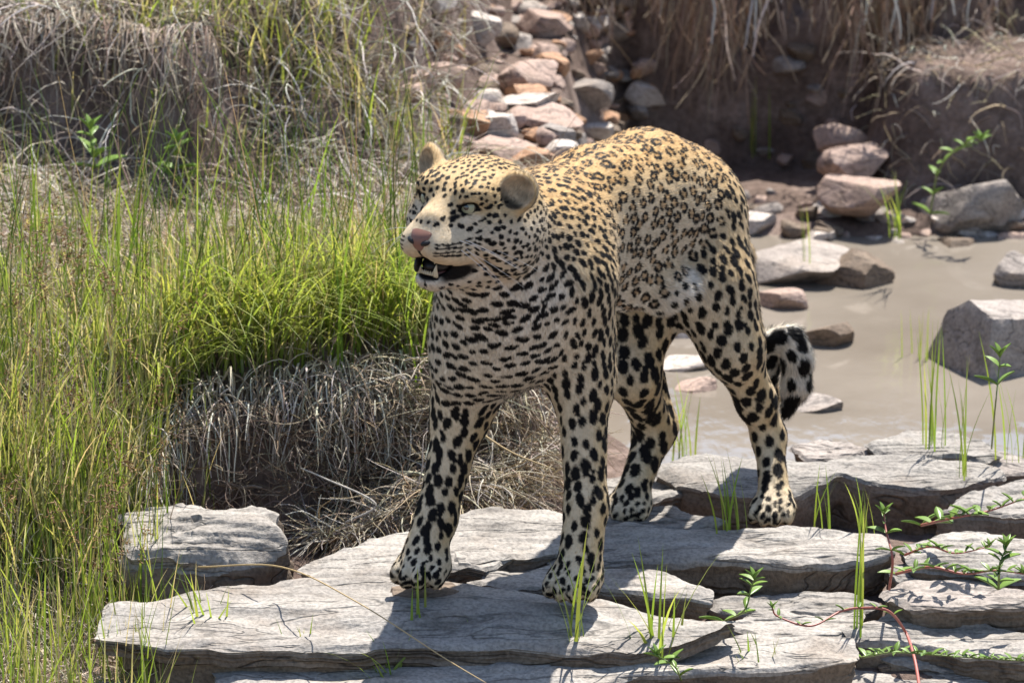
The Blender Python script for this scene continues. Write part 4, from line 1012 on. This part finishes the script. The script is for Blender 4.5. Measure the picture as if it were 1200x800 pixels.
# second bank: dry tangle
def dens2(x, y): return (x < -.14) * (.30 + .70 * clump((x, y), 41, 5)) * np.where((x > -1.0) & (x < -.50) & (y > 1.62) & (y < 2.06), .16, 1.0)
E_p = pts_in(6600, -1.25, -.12, 1.6, 3.0, dens2); n = len(E_p); az = rng.uniform(0, 6.283, n)
pe = strands(E_p, np.column_stack([np.cos(az) * .8, np.sin(az) * .6 - .35, rng.uniform(.1, 1.0, n)]), rng.uniform(.08, .26, n), rng.uniform(.0008, .0024, n), cols(n, RT1, RT2, RT3, (.20, .15, .115), RT3), 8, .16, .40)
x = rng.uniform(-1.1, -.55, 210); e2 = 1.80 + .16 * np.sin(x * 5.2 + 1.1); z_ = ground_h(x, e2 + .27)
pe2 = strands(np.column_stack([x, e2 + .16, z_ + .02]), np.column_stack([rng.normal(0, .25, 210), np.full(210, -.8), rng.uniform(-.3, .4, 210)]), rng.uniform(.10, .26, 210), rng.uniform(.0009, .002, 210), cols(210, RT2, RT1, (.22, .16, .12)), 9, .30, .25)
put("dry_root_tangle", [pe, pe2], M_ROOT, "grey tangle of dead stems covering the second bank", "dead stems")
F_p = pts_in(1100, -1.25, -.10, 1.9, 3.3, lambda x, y: (.08 + .92 * sstep(.0, .5, fbm(np.column_stack([x * 4, y * 4, np.zeros_like(x)]), 2, 47)))); n = len(F_p)
pf = blades(F_p, rng.uniform(0, 6.283, n), rng.uniform(.06, .22, n), rng.uniform(.1, .9, n), rng.uniform(.0010, .0024, n), cols(n, G1, G2, G4, ST1), cols(n, G2, G4, ST1))
put("upper_bank_grass", [pf], M_GRASS, "sparse green grass growing through the dead stems of the second bank", "grass")

# far overhang: roots hanging before the shaded wall
x = rng.uniform(.10, 1.12, 900); wy = np.interp(x, [-.2, .05, .45, .8, 1.0, 1.15, 1.6], [4.4, 3.85, 3.75, 3.74, 3.80, 3.86, 3.9]); n = 900
zt = rng.uniform(.27, .52, n); pg = strands(np.column_stack([x, wy - rng.uniform(-.02, .16, n), zt]), np.column_stack([rng.normal(0, .18, n), rng.uniform(-.5, .1, n), rng.uniform(-1.2, -.2, n)]), rng.uniform(.06, .28, n) * (.7 + .5 * np.sin(x * 17)), rng.uniform(.0012, .0034, n), cols(n, (.33, .235, .165), (.22, .15, .105), (.40, .32, .25)), 9, .20, .26)
put("overhang_roots", [pg], M_ROOT, "brown roots hanging in front of the shaded far bank", "roots")
x = rng.uniform(.35, 1.1, 24); wy = np.interp(x, [-.2, .05, .45, .8, 1.0, 1.15, 1.6], [4.4, 3.85, 3.75, 3.74, 3.80, 3.86, 3.9])
pg2 = strands(np.column_stack([x, wy - rng.uniform(.10, .24, 24), rng.uniform(.36, .44, 24)]), np.column_stack([rng.normal(0, .6, 24), rng.uniform(-.7, -.2, 24), rng.uniform(-.4, .3, 24)]), rng.uniform(.08, .18, 24), rng.uniform(.003, .0055, 24), cols(24, RT3, (.60, .57, .52)), 9, .30, .25)
put("pale_hanging_roots", [pg2], M_ROOT, "pale bleached roots curling from the lip of the far bank", "roots")
# straw mound on the right
H_p = pts_in(1500, .78, 1.75, 3.2, 4.0, lambda x, y: (np.sqrt(((x - 1.22) / .52) ** 2 + ((y - 3.62) / .36) ** 2) < 1) * 1.0); n = len(H_p); az = rng.uniform(0, 6.283, n)
ph = strands(H_p, np.column_stack([np.cos(az), np.sin(az) - .5, rng.uniform(.0, .9, n)]), rng.uniform(.04, .14, n), rng.uniform(.0011, .0026, n), cols(n, RT1, ST1, RT3, RT2, (.30, .22, .15)), 7, .25, .45)
put("mound_straw", [ph], M_STRAW, "matted straw and rootlets over the mound on the far right", "straw")

# ---- single tufts and blades between the rocks
TUFTS = [ # bearing of the foot, height of that ground, blades, height, spread, label
 (492,742,-.05,4,.11,.10,"few green blades before the lifted-heel forepaw"),
 (668,745,-.035,7,.19,.35,"green blades growing before the straight foreleg"),
 (770,775,-.08,16,.19,.55,"green grass tuft at the splintered slab edge"),
 (455,795,-.09,12,.09,.8,"grass tuft at the shaded slab corner"),
 (560,780,-.10,4,.09,.3,"two or three short blades on the long sunlit slab"),
 (892,800,-.12,9,.10,.5,"short grass tuft below the slab with the weed"),
 (1000,722,-.05,5,.22,.10,"upright blades beside the red runner stem"),
 (860,612,.01,14,.13,.25,"small grass tuft at the hind paw with dry straw foot"),
 (962,612,.0,7,.11,.30,"blades in the dark gap behind the hind paws"),
 (1010,612,.0,5,.09,.30,"short blades under the long dark ledge"),
 (800,520,-.10,12,.14,.35,"pale grass sprouting from the water between the hind legs"),
 (1095,505,.03,13,.20,.20,"grass tuft on the humped dark rock"),
 (1075,430,-.15,8,.12,.10,"thin reeds standing in the pool"),
 (1180,520,.02,9,.21,.45,"grass leaning at the pool edge beside the large boulder"),
 (1130,540,.03,7,.20,.25,"slender blades on the flat grey pool-edge rock"),
 (884,170,-.05,5,.16,.05,"lone upright blades behind the leopard's rump"),
 (950,292,-.05,4,.10,.15,"small reeds before the shaded bank"),
 (1050,262,.0,16,.13,.8,"spiky green plant under the straw mound"),
 (170,790,-.10,14,.12,.35,"sparse blades before the big layered slab"),
 (240,760,-.08,14,.15,.40,"green blades at the left end of the big layered slab"),
 (360,790,-.10,8,.10,.30,"thin blades at the lower edge of the big slab"),
]
for px, py, z, nb, h, sp, lb in TUFTS:
    c = G(px, py, z); n = nb; base = np.column_stack([c[0] + rng.normal(0, .012, n), c[1] + rng.normal(0, .015, n), np.full(n, c[2] - .03)])
    p_ = blades(base, rng.uniform(0, 6.283, n), h * rng.uniform(.55, 1.1, n) + .03, sp * rng.uniform(.3, 1.2, n), rng.uniform(.0020, .0038, n) * (.62 if c[1] > .3 else 1), cols(n, G1, G2, G2), cols(n, G2, G4, G1))
    put("grass_tuft", [p_], M_GRASS, lb, "grass tuft", "grass tufts between the rocks", None)

# ---- leafy weeds: stem with separate leaves
M_LEAF = blade_mat("succulent_leaf", .30, .35, .4, (1.1, 1.1, .7)); M_STEM = simple_mat("red_stem", (.42, .13, .10), .45, .4); M_GSTEM = simple_mat("green_stem", (.20, .26, .07), .5, .4)
def leaf_mesh():
    seg = 7; t = np.linspace(0, 1, seg); w = .16 * np.sin(np.pi * np.clip(t, .03, 1) ** .8) + .012; up = .10 * t - .16 * t * t
    v = np.vstack([np.column_stack([t, -w, up + w * .5]), np.column_stack([t, w * 0, up - .01]), np.column_stack([t, w, up + w * .5]), np.column_stack([t, w * 0, up - .05])])
    i = np.arange(seg - 1); q = []
    for a, b in ((0, 1), (1, 2), (2, 3), (3, 0)): q.append(np.column_stack([a * seg + i, a * seg + i + 1, b * seg + i + 1, b * seg + i]))
    me_o = mesh_np("leaf", v, np.vstack(q), M_LEAF, None, True, np.tile(np.array([[.17, .27, .055]]), (len(v), 1)) * np.linspace(.9, 1.25, len(v))[:, None]); return me_o
_leaf = leaf_mesh(); LEAF = _leaf.data; bpy.data.objects.remove(_leaf)
def weed(path, label, red=True, leaf=.035, step=2, r0=.0028, bare=0, cat="weed"):
    path = crom(np.array(path), 7); org = path[0].copy(); e = empty("leafy_weed", tuple(org)); tag(e, label, cat)
    v, f = tube(path - org, np.linspace(r0, r0 * .45, len(path)), 7); mesh_np("stem", v, f, M_STEM if red else M_GSTEM, e)
    k = 0
    for i in range(bare, len(path), step):
        for s in (0, 1):
            o = bpy.data.objects.new("leaf", LEAF); COL.objects.link(o); o.parent = e; o.location = path[i] - org
            L_ = leaf * random.uniform(.7, 1.15) * (1 - .35 * i / len(path)); o.scale = (L_, L_ * random.uniform(.8, 1.2), L_)
            o.rotation_euler = (random.uniform(-.3, .3), -random.uniform(.1, .7), k * 2.4 + s * 3.14 + random.uniform(-.4, .4))
        k += 1
    for s in range(4):
        o = bpy.data.objects.new("leaf", LEAF); COL.objects.link(o); o.parent = e; o.location = path[-1] - org; o.scale = (leaf * .6,) * 3; o.rotation_euler = (0, -.9, s * 1.57 + .4)
weed([G(848, 728, -.05), P(872, 715, -.10) , P(880, 690, -.11), P(884, 678, -.12)], "small green weed with narrow leaves at the flat slab", False, .040, 4, .002)
weed([G(1042, 690, -.02), P(1046, 655, .05), P(1038, 620, .10), P(1036, 602, .12)], "upright succulent with a red stem before the dark ledge", True, .040, 4, .0026, 9)
weed([G(1080, 835, -.08), G(1076, 795, -.075), G(1070, 765, -.058), G(1060, 738, -.045), P(1040, 715, -.20), P(1010, 712, -.18), P(985, 716, -.18), P(950, 733, -.22), P(912, 722, -.20), P(905, 712, -.20)], "long red runner stem trailing over the lower slabs", True, .024, 5, .0030, 26)
weed([G(1050, 672, .0), P(1090, 664, .04), P(1130, 672, .02), P(1165, 668, .02), P(1200, 672, .0)], "trailing red succulent along the pale slab", True, .032, 2, .0026)
weed([G(1060, 650, .02), P(1090, 640, .14), P(1120, 648, .14), P(1160, 640, .16)], "low succulent sprawl above the trailing red one", True, .028, 2, .0022)
weed([G(1080, 615, .02), P(1120, 606, .22), P(1160, 598, .24), P(1210, 580, .28)], "leafy runner in the straw beside the tilted slab", True, .042, 2, .0026)
weed([G(1170, 690, .0), P(1172, 660, .0), P(1180, 640, .02)], "yellow-green succulent rosette at the pale slab's end", False, .040, 2, .0022)
weed([G(1010, 770, -.09), P(1050, 764, -.36), P(1110, 768, -.36), P(1170, 772, -.36), P(1220, 775, -.36)], "row of small green succulents in the joint between slabs", False, .026, 1, .002)
weed([G(1162, 525, .03), P(1166, 480, .55), P(1170, 440, .55), P(1172, 418, .55)], "leafy stem rising before the large boulder", False, .05, 5, .0018, 12)
weed([G(800, 800, -.12), P(790, 780, -.46), P(770, 768, -.48)], "broad-leaved weed below the splintered slab", False, .038, 3, .0016)
weed([P(205, 212, 1.7), P(207, 188, 1.69), P(208, 168, 1.68)], "pale leafy herb under the second bank", False, .06, 4, .0022)
weed([P(112, 196, 1.7), P(108, 176, 1.69), P(106, 152, 1.68)], "bright little herb below the root overhang", False, .06, 4, .0022)
weed([P(1090, 250, 3.2), P(1100, 200, 3.15), P(1125, 172, 3.1), P(1150, 165, 3.1)], "green leafy shoot hanging from the straw mound", False, .05, 3, .002)

# ---- sticks and bent stalks
def stick(path, r, label, mat, name="stick"):
    path = crom(np.array(path), 8); org = path[0].copy(); v, f = tube(path - org, np.linspace(r, r * .5, len(path)), 7); o = mesh_np(name, v, f, mat, None); o.location = org; tag(o, label, "stick"); return o
M_ST = simple_mat("straw_stalk", (.46, .33, .16), .6, .3); M_WOOD = simple_mat("bleached_wood", (.55, .50, .44), .7, .3)
stick([P(232, 664, .12), P(330, 664, .02), P(420, 706, -.22), P(520, 770, -.42), P(570, 800, -.5)], .0015, "bent golden grass stalk lying across the big slab", M_ST, "grass_stalk")
stick([P(188, 134, 1.9), P(215, 122, 1.92), P(243, 108, 1.95)], .005, "bleached stick lying on the second bank", M_WOOD)
stick([P(376, 240, 1.8), P(400, 214, 1.85), P(424, 190, 1.9), P(440, 172, 1.95)], .005, "pale dead stem leaning at the end of the second bank", M_WOOD)
stick([P(314, 246, 1.8), P(330, 215, 1.85), P(336, 196, 1.9), P(332, 170, 1.95)], .006, "forked pale root standing out of the dead stems", M_WOOD)
stick([P(405, 612, .52), P(440, 590, .5), P(380, 560, .54), P(352, 548, .58)], .0022, "loose pale twig on the straw heap", M_WOOD)
stick([P(560, 505, .45), P(600, 530, .42), P(650, 550, .40)], .002, "green-gold stem crossing behind the chest", M_ST, "grass_stalk")
